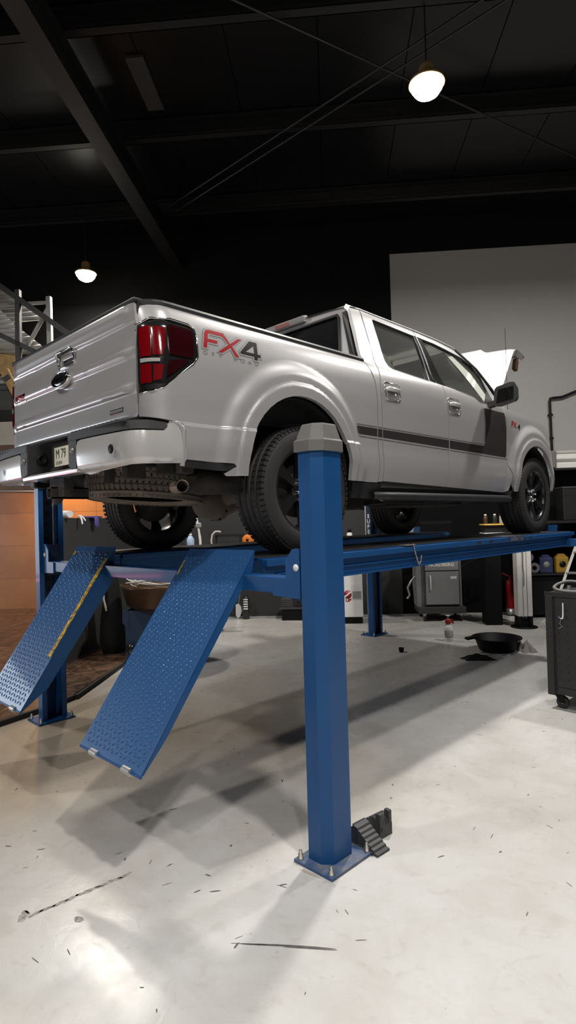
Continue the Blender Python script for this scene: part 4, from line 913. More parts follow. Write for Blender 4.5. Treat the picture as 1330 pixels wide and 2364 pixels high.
# ================================================================== things standing around
def at(name,label,cat,u,v,z=0,rz=0,group=None): return thing(name,label,cat,B(u,v,z),BZ+rz,group)
def one(mb,name,m,label,cat,u,v,z=0,rz=0,group=None):
    o=mb.build(name,m,loc=B(u,v,z),rotz=BZ+rz); return tag(o,label,cat,group)
# rubber chocks by the post
def chock(name,label,loc,rz,tilt):
    t=thing(name,label,'wheel chock',loc,rz)
    # wedge: ribbed sloping face, hollow back
    L_,Wd,Hh=.20,.095,.105
    mb=MB(); prof_=[(0,0),(L_,0),(L_,.012)]
    for k in range(6):
        f=k/6; x=L_-.02-(L_-.075)*f; z=.014+(Hh-.016)*f; prof_+=[(x,z),(x-.006,z+.010)]
    prof_+=[(.045,Hh),(.018,Hh-.02),(.0,Hh-.045)]
    mb.prism(prof_,lambda x,z: Vector((x,-Wd/2,z)),lambda x,z: Vector((x,Wd/2,z)))
    b=mb.build('chock_body','plastic',t)
    mb=MB(); mb.box((.03,-Wd/2-.008,0),(.17,-Wd/2+.004,.018)); mb.box((.03,Wd/2-.004,0),(.17,Wd/2+.008,.018)); mb.build('chock_foot','plastic',t)
    return t
c1=chock('wheel_chock','black rubber wheel chock with ribbed slope facing up beside the post foot',(1.575,-.338,0),math.radians(-3),0)
c2=chock('wheel_chock','black rubber wheel chock turned to show its hollow end behind the ribbed one',(1.690,-.205,0),math.radians(176),0)
mb=MB()
for y in (-.036,.036): mb.box((.0,y-.012,.03),(.035,y+.012,.128),.006)
mb.build('chock_horns','plastic',c2)

# tool trolley at the right edge
tc_=at('tool_trolley','tall black tool trolley with perforated side at the right edge','tool trolley',1.84,5.28,0,math.radians(-44))
Wt_,Dt_=.75,.50                              # local x runs along the face that is seen
mb=MB(); mb.box((0,0,.13),(Wt_,Dt_,.97),.006); mb.build('trolley_body','trolley_paint',tc_)
mb=MB(); mb.box((-.012,-.012,.965),(Wt_+.012,Dt_+.012,.995),.005); mb.box((-.012,-.012,.995),(Wt_+.012,.004,1.005)); mb.build('trolley_top','trolley_paint',tc_)
mb=MB(); mb.box((-.006,-.014,.12),(.055,.05,.97),.004); mb.build('corner_upright','trolley_paint',tc_)
mb=MB(); mb.box((.055,-.003,.16),(.082,.002,.95)); mb.build('shadow_slot','seam',tc_)
mb=MB(); mb.box((.082,-.012,.20),(Wt_-.06,.0,.96),.002); pp=mb.build('perforated_panel','trolley_paint',tc_)
mb=MB()
for k in range(10):
    for j in range(7): mb.cyl((.105+j*.075,-.0125,.27+k*.065),(.105+j*.075,-.0135,.27+k*.065),.009,8)
mb.build('panel_holes','seam',pp)
mb=MB(); mb.box((.082,-.014,.14),(Wt_-.05,.0,.195),.003); mb.build('lower_rail','trolley_paint',tc_)
for z in (.60,.74):
    mb=MB(); mb.box((-.008,-.017,z),(.058,-.013,z+.006)); mb.build('pale_trim_line','bronze',tc_)
mb=MB(); mb.tube([(.150,-.02,.92),(.151,-.025,.82),(.150,-.035,.79),(.135,-.035,.79)],.006,8); mb.build('white_hook','white',tc_)
mb=MB(); mb.tube([(.11,-.018,.80),(.13,-.02,.78),(.118,-.02,.74),(.14,-.02,.72),(.11,-.018,.70)],.003,6); mb.build('wire_hook','galv',tc_)
for x,y in ((.07,.06),(Wt_-.07,.06),(.07,Dt_-.06),(Wt_-.07,Dt_-.06)):
    mb=MB(); mb.box((x-.045,y-.035,.118),(x+.045,y+.035,.13)); mb.prism([(x-.04,.118),(x+.03,.118),(x+.045,.05),(x+.01,.05)],lambda a,z,y=y: Vector((a,y-.028,z)),lambda a,z,y=y: Vector((a,y-.024,z)))
    ca=mb.build('caster','black_paint',tc_)
    mb=MB(); mb.lathe([(0,-.017),(.03,-.018),(.048,-.016),(.055,-.008),(.055,.008),(.048,.016),(.03,.018),(0,.017)],(x+.02,y,.056),(0,1,0),24); mb.build('caster_wheel','rubber',ca)
    mb=MB(); mb.lathe([(0,.0),(.018,.0),(.020,-.004)],(x+.02,y-.0175,.056),(0,-1,0),16); mb.build('caster_hub','galv',ca)
R_=lambda x,y,z: tc_.matrix_basis @ Vector((x,y,z))
mb=MB(); P=[(.02,.10,.045),(.035,.045,.03),(.10,.02,.015),(.22,.03,.012),(.33,.10,.02),(.33,.22,.03),(.20,.28,.06),(.08,.24,.075),(.03,.16,.06)]
Q=[]
for i in range(len(P)):
    p0,p1,p2,p3=[Vector(P[(i+k)%len(P)]) for k in (-1,0,1,2)]
    for k in range(5):
        t=k/5; Q.append(.5*((2*p1)+(p2-p0)*t+(2*p0-5*p1+4*p2-p3)*t*t+(3*p1-p0-3*p2+p3)*t**3))
mb.tube(Q,.014,10,closed=True); mb.tube([(.16,.03,.0),(.16,.05,.06)],.016,10)
o=mb.build('hose_loop','cap'); o.location=R_(0.02,0.0,1.003); o.rotation_euler=tc_.rotation_euler; tag(o,'grey bent hose loop lying on the black tool trolley','hose')

# step ladder
la=at('step_ladder','white step ladder behind the black tool trolley','ladder',3.043,8.76,0)
def rail(a,b,nm='ladder_rail',w=.036): mb=MB(); mb.bar(a,b,w,.024); return mb.build(nm,'white_alu',la)
rail((0,0,0),(.60,.05,1.55)); rail((.34,-.28,0),(.86,-.10,1.55)); rail((.95,.35,0),(.66,.12,1.52)); rail((1.22,.05,0),(.88,-.06,1.52))
for k in range(5):
    f=.15+k*.19; a=Vector((0,0,0)).lerp(Vector((.60,.05,1.55)),f); b_=Vector((.34,-.28,0)).lerp(Vector((.86,-.10,1.55)),f); mb=MB(); mb.bar(a,b_,.07,.02,up=(0,0,1)); mb.build('ladder_step','galv',la)
mb=MB(); mb.box((.57,-.14,1.53),(.92,.16,1.56),.005); mb.build('ladder_top','black_paint',la)

# white column of a second lift
wc=at('lift_column','white metal column with black foot behind the pickup front wheel','lift column',2.815,9.0)
mb=MB(); mb.box((-.105,-.06,.17),(.105,.14,2.25),.012); mb.build('column_body','white_alu',wc)
mb=MB()
for x in (-.030,.030): mb.box((x-.003,-.0615,.17),(x+.003,-.058,2.25))
mb.build('column_grooves','seam',wc)
mb=MB(); mb.tube([(-.015,-.064,.62),(-.010,-.064,.78),(-.018,-.064,.9),(-.014,-.064,1.2)],.005,6); mb.build('column_cable','bronze',wc)
mb=MB(); mb.box((-.105,-.055,.012),(-.06,.13,.17)); mb.box((.06,-.055,.012),(.105,.13,.17)); mb.box((-.06,-.02,.012),(.06,.13,.17)); mb.build('column_foot','black_paint',wc)
mb=MB(); mb.lathe([(0,0),(.19,0),(.19,.012),(0,.012)],(0,.03,0),(0,0,1),32); mb.build('foot_plate','black_paint',wc)
for x in (-.022,.022):
    mb=MB(); mb.lathe([(0,.006),(.010,.005),(.012,0)],(x,-.021,.155),(0,-1,0),10); mb.build('foot_bolt','galv',wc)

# grey service machine on castors
nb=at('service_machine','grey wheeled service machine with handle and lettering under the lift','service machine',1.70,9.62)
mb=MB(); mb.prism([(-.345,.22),(.36,.22),(.36,.30),(.345,1.30),(-.345,1.30),(-.36,.55)],lambda x,z: Vector((x,.06,z)),lambda x,z: Vector((x,.52,z))); mb.build('machine_body','machine',nb)
mb=MB(); mb.box((-.22,-.02,.27),(.30,.08,.80),.008); dr=mb.build('machine_door','machine',nb)
mb=MB(); mb.tube([(-.150,-.02,.735),(-.150,-.05,.725),(-.148,-.055,.62),(-.145,-.05,.52),(-.145,-.02,.51)],.009,8); mb.build('door_handle','white',dr)
mb=MB(); mb.box((.17,-.022,.68),(.265,-.0205,.72)); mb.build('door_sticker','white_decal',dr)
mb=MB(); mb.box((-.225,-.02,.815),(.30,.08,1.05),.006); hp_=mb.build('upper_panel','machine',nb)
lettering('machine_letter','NORDBERG',lambda u,v: Vector((-.0+u+.03,-.0215,.905+v)),.07,'white_decal',hp_,off=.003,width=.40)
mb=MB(); mb.box((-.245,.0,.25),(-.215,.10,1.2)); mb.box((.295,.0,.25),(.325,.10,1.2)); mb.build('machine_edge','dark_grey',nb)
mb=MB(); mb.box((-.34,-.05,.13),(.40,.56,.235),.01); mb.build('machine_base','dark_grey',nb)
for x,y in ((-.25,.02),(.33,.02),(-.25,.5),(.33,.5)):
    mb=MB(); mb.lathe([(0,-.018),(.04,-.018),(.05,-.01),(.05,.01),(.04,.018),(0,.018)],(x,y,.05),(1,0,0),20); cw=mb.build('caster_wheel','rubber',nb)
    mb=MB(); mb.prism([(x-.03,.13),(x+.06,.13),(x+.02,.115),(x+.01,.04),(x-.012,.04)],lambda a,z,y=y: Vector((a,y-.03,z)),lambda a,z,y=y: Vector((a,y-.022,z))); mb.build('caster_fork','white',cw)
mb=MB(); mb.obox((-.005,.18,1.47),(.25,0,0),(0,.05,.02),(0,-.02,.125),.01); mb.build('control_head','black_paint',nb)
mb=MB(); mb.obox((-.40,.12,1.46),(.065,0,.01),(.0,.004,0),(.03,-.02,.05)); mb.build('pale_blue_sheet','paper_blue',nb)
for sx,(x0,z0) in ((-1,(-.36,.75)),(1,(.36,.72))):
    mb=MB(); mb.tube([(x0,.2,z0-.05),(x0+sx*.07,.18,z0-.12),(x0+sx*.13,.16,z0-.22),(x0+sx*.10,.16,z0-.34),(x0+sx*.14,.16,z0-.40)],.018,8); mb.tube([(x0+sx*.02,.2,z0+.12),(x0+sx*.20,.2,z0+.22),(x0+sx*.30,.2,z0+.26)],.012,8); mb.build('side_hose','galv' if sx<0 else 'black_paint',nb)

# sprayer bottle, basin, rags, cup
sb=at('sprayer_bottle','white pump sprayer bottle with red head on the floor','sprayer bottle',1.527,8.10)
mb=MB(); mb.lathe([(0,0),(.056,0),(.062,.008),(.062,.17),(.052,.20),(.030,.225),(.030,.24),(0,.24)],(0,0,0),(0,0,1),28); mb.build('bottle_body','white',sb)
mb=MB(); mb.grid(lambda a,z: Vector((.0633*math.cos(a),.0633*math.sin(a),z)),linspace(-2.6,-.5,14),[.06,.145]); lb=mb.build('bottle_label','grey_decal',sb)
mb=MB()
for z in (.075,.10,.125):
    mb.grid(lambda a,k,z=z: Vector((.0645*math.cos(a),.0645*math.sin(a),z+k)),linspace(-2.3,-.8,8),[0,.014])
mb.build('label_lines','white_decal',lb)
mb=MB(); mb.lathe([(0,.235),(.036,.235),(.040,.25),(.040,.285),(.028,.30),(0,.30)],(0,0,0),(0,0,1),20); mb.obox((.055,0,.265),(.012,0,-.03),(0,.012,0),(.012,0,.005),.003); mb.build('sprayer_head','red2',sb)
mb=MB(); mb.tube([(-.03,0,.275),(-.075,0,.262),(-.088,0,.258)],[.010,.008,.010],8); mb.build('spray_nozzle','white',sb)
mb=MB(); mb.tube([(0,0,.30),(0,0,.335)],.008,8); mb.lathe([(0,0),(.030,.006),(.032,.014),(0,.016)],(0,0,.332),(0,0,1),16); mb.build('pump_knob','white',sb)
ba=at('drain_basin','round black plastic basin with a lip on the floor','basin',2.0,7.50)
mb=MB(); mb.lathe([(0,.006),(.20,.006),(.215,.02),(.262,.155),(.30,.162),(.30,.170),(.285,.172),(.255,.165),(.205,.03),(0,.018)],(0,0,0),(0,0,1),48); mb.build('basin_body','black_paint',ba)
mb=MB(); mb.obox((-.325,-.05,.172),(.06,.01,.01),(-.01,.045,0),(0,0,.012),.006); mb.build('basin_spout','black_paint',ba)
mb=MB(); mb.lathe([(0,.012),(.03,.010),(.034,0)],(.12,-.06,.0265),(0,0,1),14); mb.build('drain_plug','galv',ba)
def crumple(nm,m,label,u,v,L_,W_,Hh,rz,seed):
    rnd=random.Random(seed); mb=MB(); nu,nv=16,10
    ph=[rnd.uniform(0,6) for _ in range(6)]
    def hgt(a,b_): return max(.1,1-(abs(a)**2.4)*.7)*max(.1,1-(abs(b_)**2.4)*.7)*(.55+.25*math.sin(5*a+ph[0]+2*b_)+.22*math.sin(7*b_+ph[1]-3*a)+.14*math.sin(12*a+ph[2]))
    def P(a,b_):
        k=1+.16*math.sin(4*math.atan2(b_,a)+ph[3])+.10*math.sin(7*math.atan2(b_,a)+ph[4]); q=max(abs(a),abs(b_)); h=math.hypot(a,b_); s=q/h if h>1e-6 else 1
        return a*s*k*L_,b_*s*k*W_
    top=lambda a,b_: Vector((*P(a,b_),max(.004,Hh*hgt(a,b_)) if max(abs(a),abs(b_))<.999 else .0))
    mb.grid(top,linspace(-1,1,nu),linspace(-1,1,nv)); mb.grid(lambda a,b_: Vector((*P(a,b_),0)),linspace(-1,1,nu),linspace(-1,1,nv))
    return one(mb,nm,m,label,'rag',u,v,0,rz)
crumple('rag','rag_black','black rag on the floor before the basin',1.66,7.06,.20,.09,.07,-.12,3)
crumple('rag','rag_white','pale dirty rag bunched along the basin front',1.95,7.16,.155,.055,.05,.22,5)
crumple('rag','rag_grey','crumpled grey rag standing at the basin side',2.34,7.45,.10,.13,.145,.3,9)
mb=MB(); mb.lathe([(0,0),(.026,0),(.034,.05),(.036,.055),(.032,.055),(.025,.006),(0,.006)],(0,0,0),(0,0,1),20); one(mb,'plastic_cup','black_paint','small black cup alone on the pale floor','cup',.823,7.47)

# white cabinet with red logo
bc=at('white_cabinet','white metal cabinet with red round logo behind the nearest post','cabinet',.13,9.52)
mb=MB(); mb.box((-.30,0,.105),(.335,.40,.80),.012); mb.build('cabinet_body','white',bc)
mb=MB(); mb.box((-.29,.01,0),(.325,.39,.105)); mb.build('cabinet_plinth','black_paint',bc)
mb=MB(); mb.lathe([(0,.001),(.066,.001),(.066,0)],(.095,-.002,.47),(0,-1,0),32); lg=mb.build('round_logo','red',bc)
mb=MB(); mb.obox((.095,-.0035,.47),(.062,0,.045),(0,.0004,0),(-.007,0,.0095)); mb.build('logo_slash','white',lg)
lettering('logo_letter','UP',lambda u,v: Vector((.105+u,-.0035,.375+v)),.07,'red',lg,off=.003,width=.09)
mb=MB(); mb.box((.155,-.006,.39),(.325,-.002,.63)); mb.build('paper_notice','paper',bc)
mb=MB(); mb.box((.17,-.0075,.40),(.31,-.006,.52))
mb.build('notice_photo','galv',bc)

# right-hand shelf with canisters, extinguisher
sh=at('storage_shelf','black shelf unit with canisters beyond the white column','shelf',3.60,9.95)
mb=MB(); mb.box((-.62,-.22,.69),(1.4,.30,.72)); mb.build('shelf_board','black_cab',sh)
mb=MB(); mb.box((-.62,-.22,1.14),(1.4,.30,1.20)); mb.build('shelf_board','black_cab',sh)
for x in (-.60,1.37):
    mb=MB(); mb.box((x-.02,-.22,0),(x+.02,.30,2.1)); mb.build('shelf_upright','black_paint',sh)
mb=MB(); mb.box((-.58,-.15,.05),(1.35,.30,.66)); mb.build('shelf_lower_bin','black_paint',sh)
mb=MB(); mb.box((-.62,-.22,1.52),(1.4,.30,1.56)); mb.build('shelf_board','black_cab',sh)
def jug(u,v,z,w,h,m,label,rz=0,cat='canister'):
    t=at('canister',label,cat,u,v,z,rz); mb=MB(); mb.box((-w/2,-.06,0),(w/2,.06,h*.78),.022); mb.prism([(-w/2+.01,h*.76),(w/2-.01,h*.76),(w*.15,h*.93),(-w*.25,h*.93)],lambda x,zz: Vector((x,-.045,zz)),lambda x,zz: Vector((x,.045,zz))); mb.build('canister_body',m,t)
    mb=MB(); mb.tube([(-w*.08,0,h*.92),(-w*.08,0,h)],.018,12); mb.build('canister_cap','black_paint',t)
    mb=MB(); mb.lathe([(0,.001),(w*.26,.001),(w*.26,0)],(0,-.061,h*.42),(0,-1,0),14); mb.build('canister_label','grey_decal' if m!='jug_yellow' else 'black_decal',t); return t
jug(3.43,9.83,.72,.21,.32,'jug_blue','dark blue canister beside the yellow one on the shelf'); jug(3.68,9.83,.72,.20,.33,'jug_yellow','yellow canister with dark emblem on the black shelf')
def roll(u,v,z,label):
    t=at('tape_roll',label,'roll',u,v,z); mb=MB(); mb.lathe([(.035,-.05),(.085,-.05),(.085,.05),(.035,.05),(.035,-.05)],(0,0,.085),(.35,1,0),28); mb.build('roll_body','jug_blue',t)
    mb=MB(); mb.lathe([(.036,0),(.080,0)],(0,0,.085),(-.35,-1,0),28); mb.v=[(x-.35*.0495*.0-.0165,y-.048,z_) for x,y,z_ in mb.v]; mb.build('roll_face','grey_decal',t)
roll(3.27,9.86,.72,'lower blue roll nearest the white column'); roll(3.18,9.88,.89,'upper blue roll resting above another blue roll')
ex=at('fire_extinguisher','red fire extinguisher beside the white column','fire extinguisher',2.94,10.1,.02)
mb=MB(); mb.lathe([(0,0),(.065,0),(.07,.02),(.07,.42),(.055,.47),(.022,.50),(.022,.54),(0,.54)],(0,0,.08),(0,0,1),24); mb.build('extinguisher_body','red',ex)
mb=MB(); mb.lathe([(.072,.0),(.072,.10),(0,.10)],(0,0,0),(0,0,1),24); mb.build('extinguisher_base','galv',ex)
mb=MB(); mb.tube([(.03,0,.62),(-.03,0,.64),(-.12,0,.68)],.010,8); mb.tube([(.0,0,.60),(.07,0,.66)],.010,8); mb.build('extinguisher_handle','red2',ex)
mb=MB(); mb.tube([(.02,-.01,.63),(.085,-.03,.56),(.085,-.04,.40),(.075,-.04,.22)],.009,8); mb.build('extinguisher_hose','black_paint',ex)

# white ribbed rail along the wall and black pipe
rb=at('ribbed_rail','long white ribbed metal rail on the grey wall at the right','rail',3.63,10.05)
mb=MB(); pr=[(0,2.43),(0,2.50),(.02,2.505),(.02,2.535),(.0,2.54),(-.03,2.575),(-.03,2.60),(.0,2.605),(0,2.645),(.025,2.65),(.025,2.675),(0,2.68),(-.02,2.715),(.30,2.715),(.30,2.43)]
mb.prism(pr,lambda y,z: Vector((.10,y,z)),lambda y,z: Vector((4.6,y,z))); mb.build('rail_body','white_alu',rb)
mb=MB(); mb.box((0.0,-.05,2.43),(.10,.31,2.715),.02); mb.build('rail_end_cap','cap',rb)
pp_=at('black_pipe','black bent pipe rising before the grey wall','pipe',3.79,10.36)
mb=MB(); mb.tube([(0,0,2.71),(-.005,0,3.15),(-.01,0,3.60),(.0,0,3.645),(.05,0,3.655),(.20,0,3.665),(.45,0,3.76),(1.0,0,3.95)],.021,10); mb.build('pipe_run','black_paint',pp_)
for z in (2.95,3.35):
    mb=MB(); mb.box((-.04,-.012,z),(.035,.04,z+.03)); mb.build('pipe_clip','black_paint',pp_)
db=at('equipment_box','dark grey dusty equipment box on the black shelf unit','equipment box',3.95,9.95,1.56)
mb=MB(); mb.box((-.22,-.16,0),(.22,.16,.52),.015); mb.build('box_body','black_cab',db)
mb=MB(); mb.box((-.20,-.165,.40),(.20,-.158,.50)); mb.build('box_front_strip','black_cab',db)
mb=MB(); mb.box((-.23,-.17,.52),(.23,.17,.545),.005); mb.build('box_lid','dark_grey',db)

# trolley with yellow top and three bottles
ty_=at('bottle_trolley','tall black cabinet with bright yellow top shelf beside the front wheel','trolley',2.51,9.32)
mb=MB(); mb.box((-.19,-.10,0),(.05,.17,1.40)); mb.build('trolley_body','black_paint',ty_)
mb=MB(); mb.box((-.19,-.14,1.525),(.19,.17,1.545),.003); part_label(mb.build('yellow_shelf','shelf_yellow',ty_),'bright yellow shelf')
mb=MB(); mb.box((-.18,-.10,1.40),(.18,.16,1.525)); mb.build('dark_drawer','black_cab',ty_)
mb=MB(); mb.box((-.19,-.15,1.395),(.19,.17,1.412)); mb.build('pale_lower_edge','paper',ty_)
for i,(x,m,lab) in enumerate(((-.135,'bronze','rust brown bottle nearest the left end of the yellow shelf'),(.005,'bottle_dark','dark bottle with pale cap in the middle of the yellow shelf'),(.105,'bottle_pale','pale bottle with white cap on the yellow shelf'))):
    t=at('spray_can',lab,'bottle',2.51+x,9.32,1.545); mb=MB(); mb.lathe([(0,0),(.030,0),(.032,.005),(.032,.105),(.020,.125),(0,.125)],(0,0,0),(0,0,1),16); mb.build('can_body',m,t)
    mb=MB(); mb.lathe([(0,.125),(.019,.125),(.019,.150),(0,.152)],(0,0,0),(0,0,1),14); mb.build('can_cap','white',t)
mb=MB(); mb.prism([(0,0),(.05,0),(.012,.11),(0,.11)],lambda x,z: Vector((x,-.004,z)),lambda x,z: Vector((x,.004,z))); one(mb,'folded_card','white','small white folded card beside the bottles','card',2.63,9.30,1.545)

# wall shelf behind the lift with odds and ends
ws=at('wall_shelf','long dark wall shelf beyond the rear wheel','shelf',-.80,10.15)
mb=MB(); mb.box((-1.75,-.16,1.25),(1.35,.27,1.275)); mb.build('shelf_board','black_cab',ws)
for x in (-1.6,-.2,1.2):
    mb=MB(); mb.prism([(.26,1.25),(.26,1.05),(.23,1.05),(-.10,1.24),(-.10,1.25)],lambda y,z,x=x: Vector((x-.01,y,z)),lambda y,z,x=x: Vector((x+.01,y,z))); mb.build('shelf_bracket','black_paint',ws)
mb=MB(); mb.box((-1.22,-.05,1.43),(-.72,-.02,1.475)); mb.box((-1.22,-.05,1.275),(-1.19,-.02,1.45)); mb.box((-.80,-.05,1.275),(-.77,-.02,1.45)); one(mb,'rail_stand','black_cab','low black rail standing on the shelf beside the orange reel','stand',-.80,10.15)
mb=MB(); mb.tube([(0,0,0),(-.01,0,.10),(.01,0,.20),(.06,0,.25),(.12,0,.255),(.16,0,.24)],.016,10); one(mb,'hose_end','hose','pale curved hose rising from the shelf left of the rear wheel','hose',-2.06,10.0,1.275)
t=at('cable_reel','orange cable reel on the shelf against the tyre','cable reel',-1.43,9.98,1.275)
mb=MB(); mb.lathe([(.025,-.04),(.085,-.04),(.095,-.03),(.095,-.025),(.06,-.02),(.06,.02),(.095,.025),(.095,.03),(.085,.04),(.025,.04),(.025,-.04)],(0,0,.095),(.2,1,0),24); mb.build('reel_body','orange',t)
mb=MB(); mb.lathe([(0,-.045),(.024,-.045),(.024,.045),(0,.045)],(0,0,.095),(.2,1,0),14); mb.build('reel_hub','black_paint',t)
t=at('work_lamp_stand','white jointed lamp stand seen between the two rear wheels','lamp stand',-2.28,9.95,1.275)
mb=MB(); mb.tube([(.03,0,0),(.03,0,.10),(.02,0,.20)],.022,10); mb.tube([(.02,0,.2),(.0,0,.33)],.020,10); mb.build('stand_pole','white',t)
mb=MB(); mb.box((-.04,-.04,.33),(.06,.04,.41),.01); mb.build('stand_joint','galv',t)
mb=MB(); mb.tube([(-.01,0,.41),(-.05,0,.56),(-.07,0,.64)],[.022,.026,.022],10); mb.build('upper_arm','white',t)
t=at('blue_bottle','clear blue bottle beside the white lamp stand','bottle',-2.42,9.95,1.275); mb=MB(); mb.lathe([(0,0),(.06,0),(.065,.01),(.065,.13),(.03,.19),(0,.19)],(0,0,0),(0,0,1),18); mb.build('bottle_body','paper_blue',t); mb=MB(); mb.lathe([(0,.19),(.025,.19),(.025,.23),(0,.23)],(0,0,0),(0,0,1),14); mb.build('bottle_cap','white',t)
t=at('small_bottle','small white bottle with black cap just right of the nearest post','bottle',.295,10.0,1.275); mb=MB(); mb.lathe([(0,0),(.045,0),(.047,.006),(.047,.16),(.03,.18),(0,.18)],(0,0,0),(0,0,1),18); mb.build('bottle_body','white',t); mb=MB(); mb.lathe([(0,.18),(.034,.18),(.030,.235),(0,.24)],(0,0,0),(0,0,1),14); mb.build('bottle_cap','black_paint',t)

# low things by the wall under the lift
t=at('oil_bottle','black bottle with white print standing on the floor under the lift','bottle',-1.52,10.15); mb=MB(); mb.lathe([(0,0),(.055,0),(.06,.01),(.06,.34),(.045,.37),(.04,.40),(0,.40)],(0,0,0),(0,0,1),18); mb.build('bottle_body','bottle_dark',t)
mb=MB()
for k in range(5): mb.grid(lambda a,q,k=k: Vector((.061*math.cos(a),.061*math.sin(a),.17+k*.04+q)),linspace(-2.3,-.9,6),[0,.022])
mb.build('white_print','white_decal',t)
t=at('flat_paddle','pale paddle with thin handle leaning at the wall by the black bottle','paddle',-1.66,10.2); mb=MB(); mb.prism([(-.05,.06),(-.02,.0),(.02,.03),(.06,.13),(.05,.20),(.0,.26),(-.05,.24)],lambda x,z: Vector((x,0,z)),lambda x,z: Vector((x,.015,z))); mb.build('paddle_blade','paper',t); mb=MB(); mb.tube([(.0,.007,.25),(.04,.007,.50)],.008,8); mb.build('paddle_handle','galv',t)
t=at('blue_jack','blue machine stand with levers beside the hanging ramp','jack',-1.78,9.05)
mb=MB(); mb.box((.05,-.05,.14),(.115,.05,.56),.006); mb.build('jack_column','jack_blue',t)
mb=MB(); mb.box((-.18,-.12,.02),(.02,.12,.10),.01); mb.box((-.10,-.06,.10),(.04,.06,.42),.01); mb.build('jack_base','jack_blue',t)
for x,y in ((-.12,-.10),(.02,-.10)):
    mb=MB(); mb.lathe([(0,-.02),(.03,-.02),(.03,.02),(0,.02)],(x,y-.01,.05),(0,1,0),14); mb.build('jack_wheel','galv',t)
t=at('plastic_crate','dark crate stack with white cloth behind the nearest post','crate',-.62,10.05)
mb=MB(); mb.box((-.26,-.14,0),(.30,.25,.19),.006); mb.build('crate_body','black_paint',t)
mb=MB(); mb.box((-.30,-.16,.19),(.32,.26,.215),.003); mb.build('crate_lid','dark_grey',t)
mb=MB(); mb.box((-.27,-.12,.215),(-.07,.14,.37),.006); 
for k in range(4): mb.box((-.274,-.126,.24+k*.032),(-.066,-.118,.255+k*.032))
mb.build('small_basket','dark_grey',t)
mb=MB(); mb.box((-.02,-.10,.215),(.28,.15,.27),.004); mb.build('tray','black_cab',t)
mb=MB(); mb.ico((.10,0,.33),.085,3,(1,.8,.75),.08); mb.ico((.17,.01,.31),.06,2,(1.2,.8,.7),.10); one(mb,'white_cloth','white','bunched white cloth on the dark crate behind the nearest post','cloth',-.62,10.05)

# blue machine with bronze drum to the left, under the lift
bm_=at('blue_machine','dark blue box machine with round black knob under the lift','machine',-2.20,6.98)
mb=MB(); mb.box((-.32,-.02,.02),(.42,.45,.645),.01); mb.prism([(-.32,.645),(-.32,.50),(-.24,.42),(-.24,.645)],lambda x,z: Vector((x-.03,-.025,z)),lambda x,z: Vector((x-.03,.45,z))); mb.build('machine_body','jack_blue',bm_)
mb=MB(); mb.ico((-.245,-.05,.20),.065,3); mb.build('round_knob','gloss_black',bm_)
mb=MB(); mb.ico((-.07,-.05,.385),.030,2); mb.build('lever_knob','chrome',bm_)
dm=at('bronze_drum','bronze metal drum on the blue machine holding pale hoses','drum',-2.16,7.22,.645)
mb=MB(); mb.lathe([(0,0),(.33,0),(.40,.06),(.46,.26),(.48,.30),(.465,.30),(.39,.07),(.31,.015),(0,.015)],(0,0,0),(0,0,1),40); mb.build('drum_body','bronze',dm)
for i in range(6):
    mb=MB(); r_=random.Random(i); a0=r_.uniform(0,6); Rr=.30+.025*i; mb.tube([(Rr*math.cos(a0+a),Rr*math.sin(a0+a)*.9,.285+.012*i+.03*math.sin(2*a+i)) for a in linspace(0,4.6,30)],.009,8); tag(mb.build('hose_coil','hose',loc=B(-2.16,7.22,.66),rotz=BZ),'pale hose coiled on the bronze drum','hose','hoses coiled on the bronze drum')
wb=at('waste_bag','black draped bag hanging beside the blue machine','bag',-2.86,7.45)
mb=MB(); mb.lathe([(0,.02),(.13,.03),(.16,.2),(.14,.5),(.10,.8),(.07,1.02),(.05,1.06),(0,1.06)],(0,0,0),(0,0,1),18)
mb.v=[(x*(1+.12*math.sin(5*math.atan2(y,x)+z*6)),y*(1+.12*math.sin(5*math.atan2(y,x)+z*6)),z) for x,y,z in mb.v]; mb.build('bag_body','rag_black',wb)
mb=MB(); mb.tube([(-.06,-.14,.95),(-.05,-.16,.75),(-.02,-.15,.60)],.014,8); mb.build('bag_strap','hose',wb)

# things on the low partition wall
mb=MB(); mb.cyl((0,-.12,.045),(0.0,.55,.045),.042,20); tag(mb.build('paper_roll','paper',loc=B(-3.23,6.95,1.79),rotz=BZ+.9),'white paper roll lying on the dark low wall','paper roll')
mb=MB(); mb.tube([(0,0,.012),(.04,-.03,.01),(.07,-.06,-.03),(.085,-.075,-.09)],[.012,.014,.012,.010],8); mb.tube([(0,0,.012),(.05,-.04,.012),(.09,-.05,-.01),(.12,-.06,-.05)],[.010,.010,.009,.008],8); tag(mb.build('paper_strip','paper',loc=B(-3.20,7.25,1.80),rotz=BZ),'torn paper strip at the end of the paper roll','paper')
gl=at('work_glove','purple glove draped over the dark low wall','glove',-3.21,7.75,1.79)
mb=MB(); mb.obox((0,-.02,.012),(.07,0,0),(0,.16,0),(0,0,.012),.008); mb.build('glove_palm','purple',gl)
for k in range(4):
    mb=MB(); mb.tube([(.06,-.13+k*.028,.012),(.085,-.14+k*.028,-.02),(.085,-.14+k*.028,-.10-.02*(k%2))],.013,8); mb.build('glove_finger','purple',gl)
mb=MB(); mb.tube([(-6.9,0,2.455),(-5.93,0,2.42)],.014,8); tag(mb.build('white_conduit','white',loc=B(0,11.52,0),rotz=BZ),'thin white conduit across the orange tiled wall','conduit')

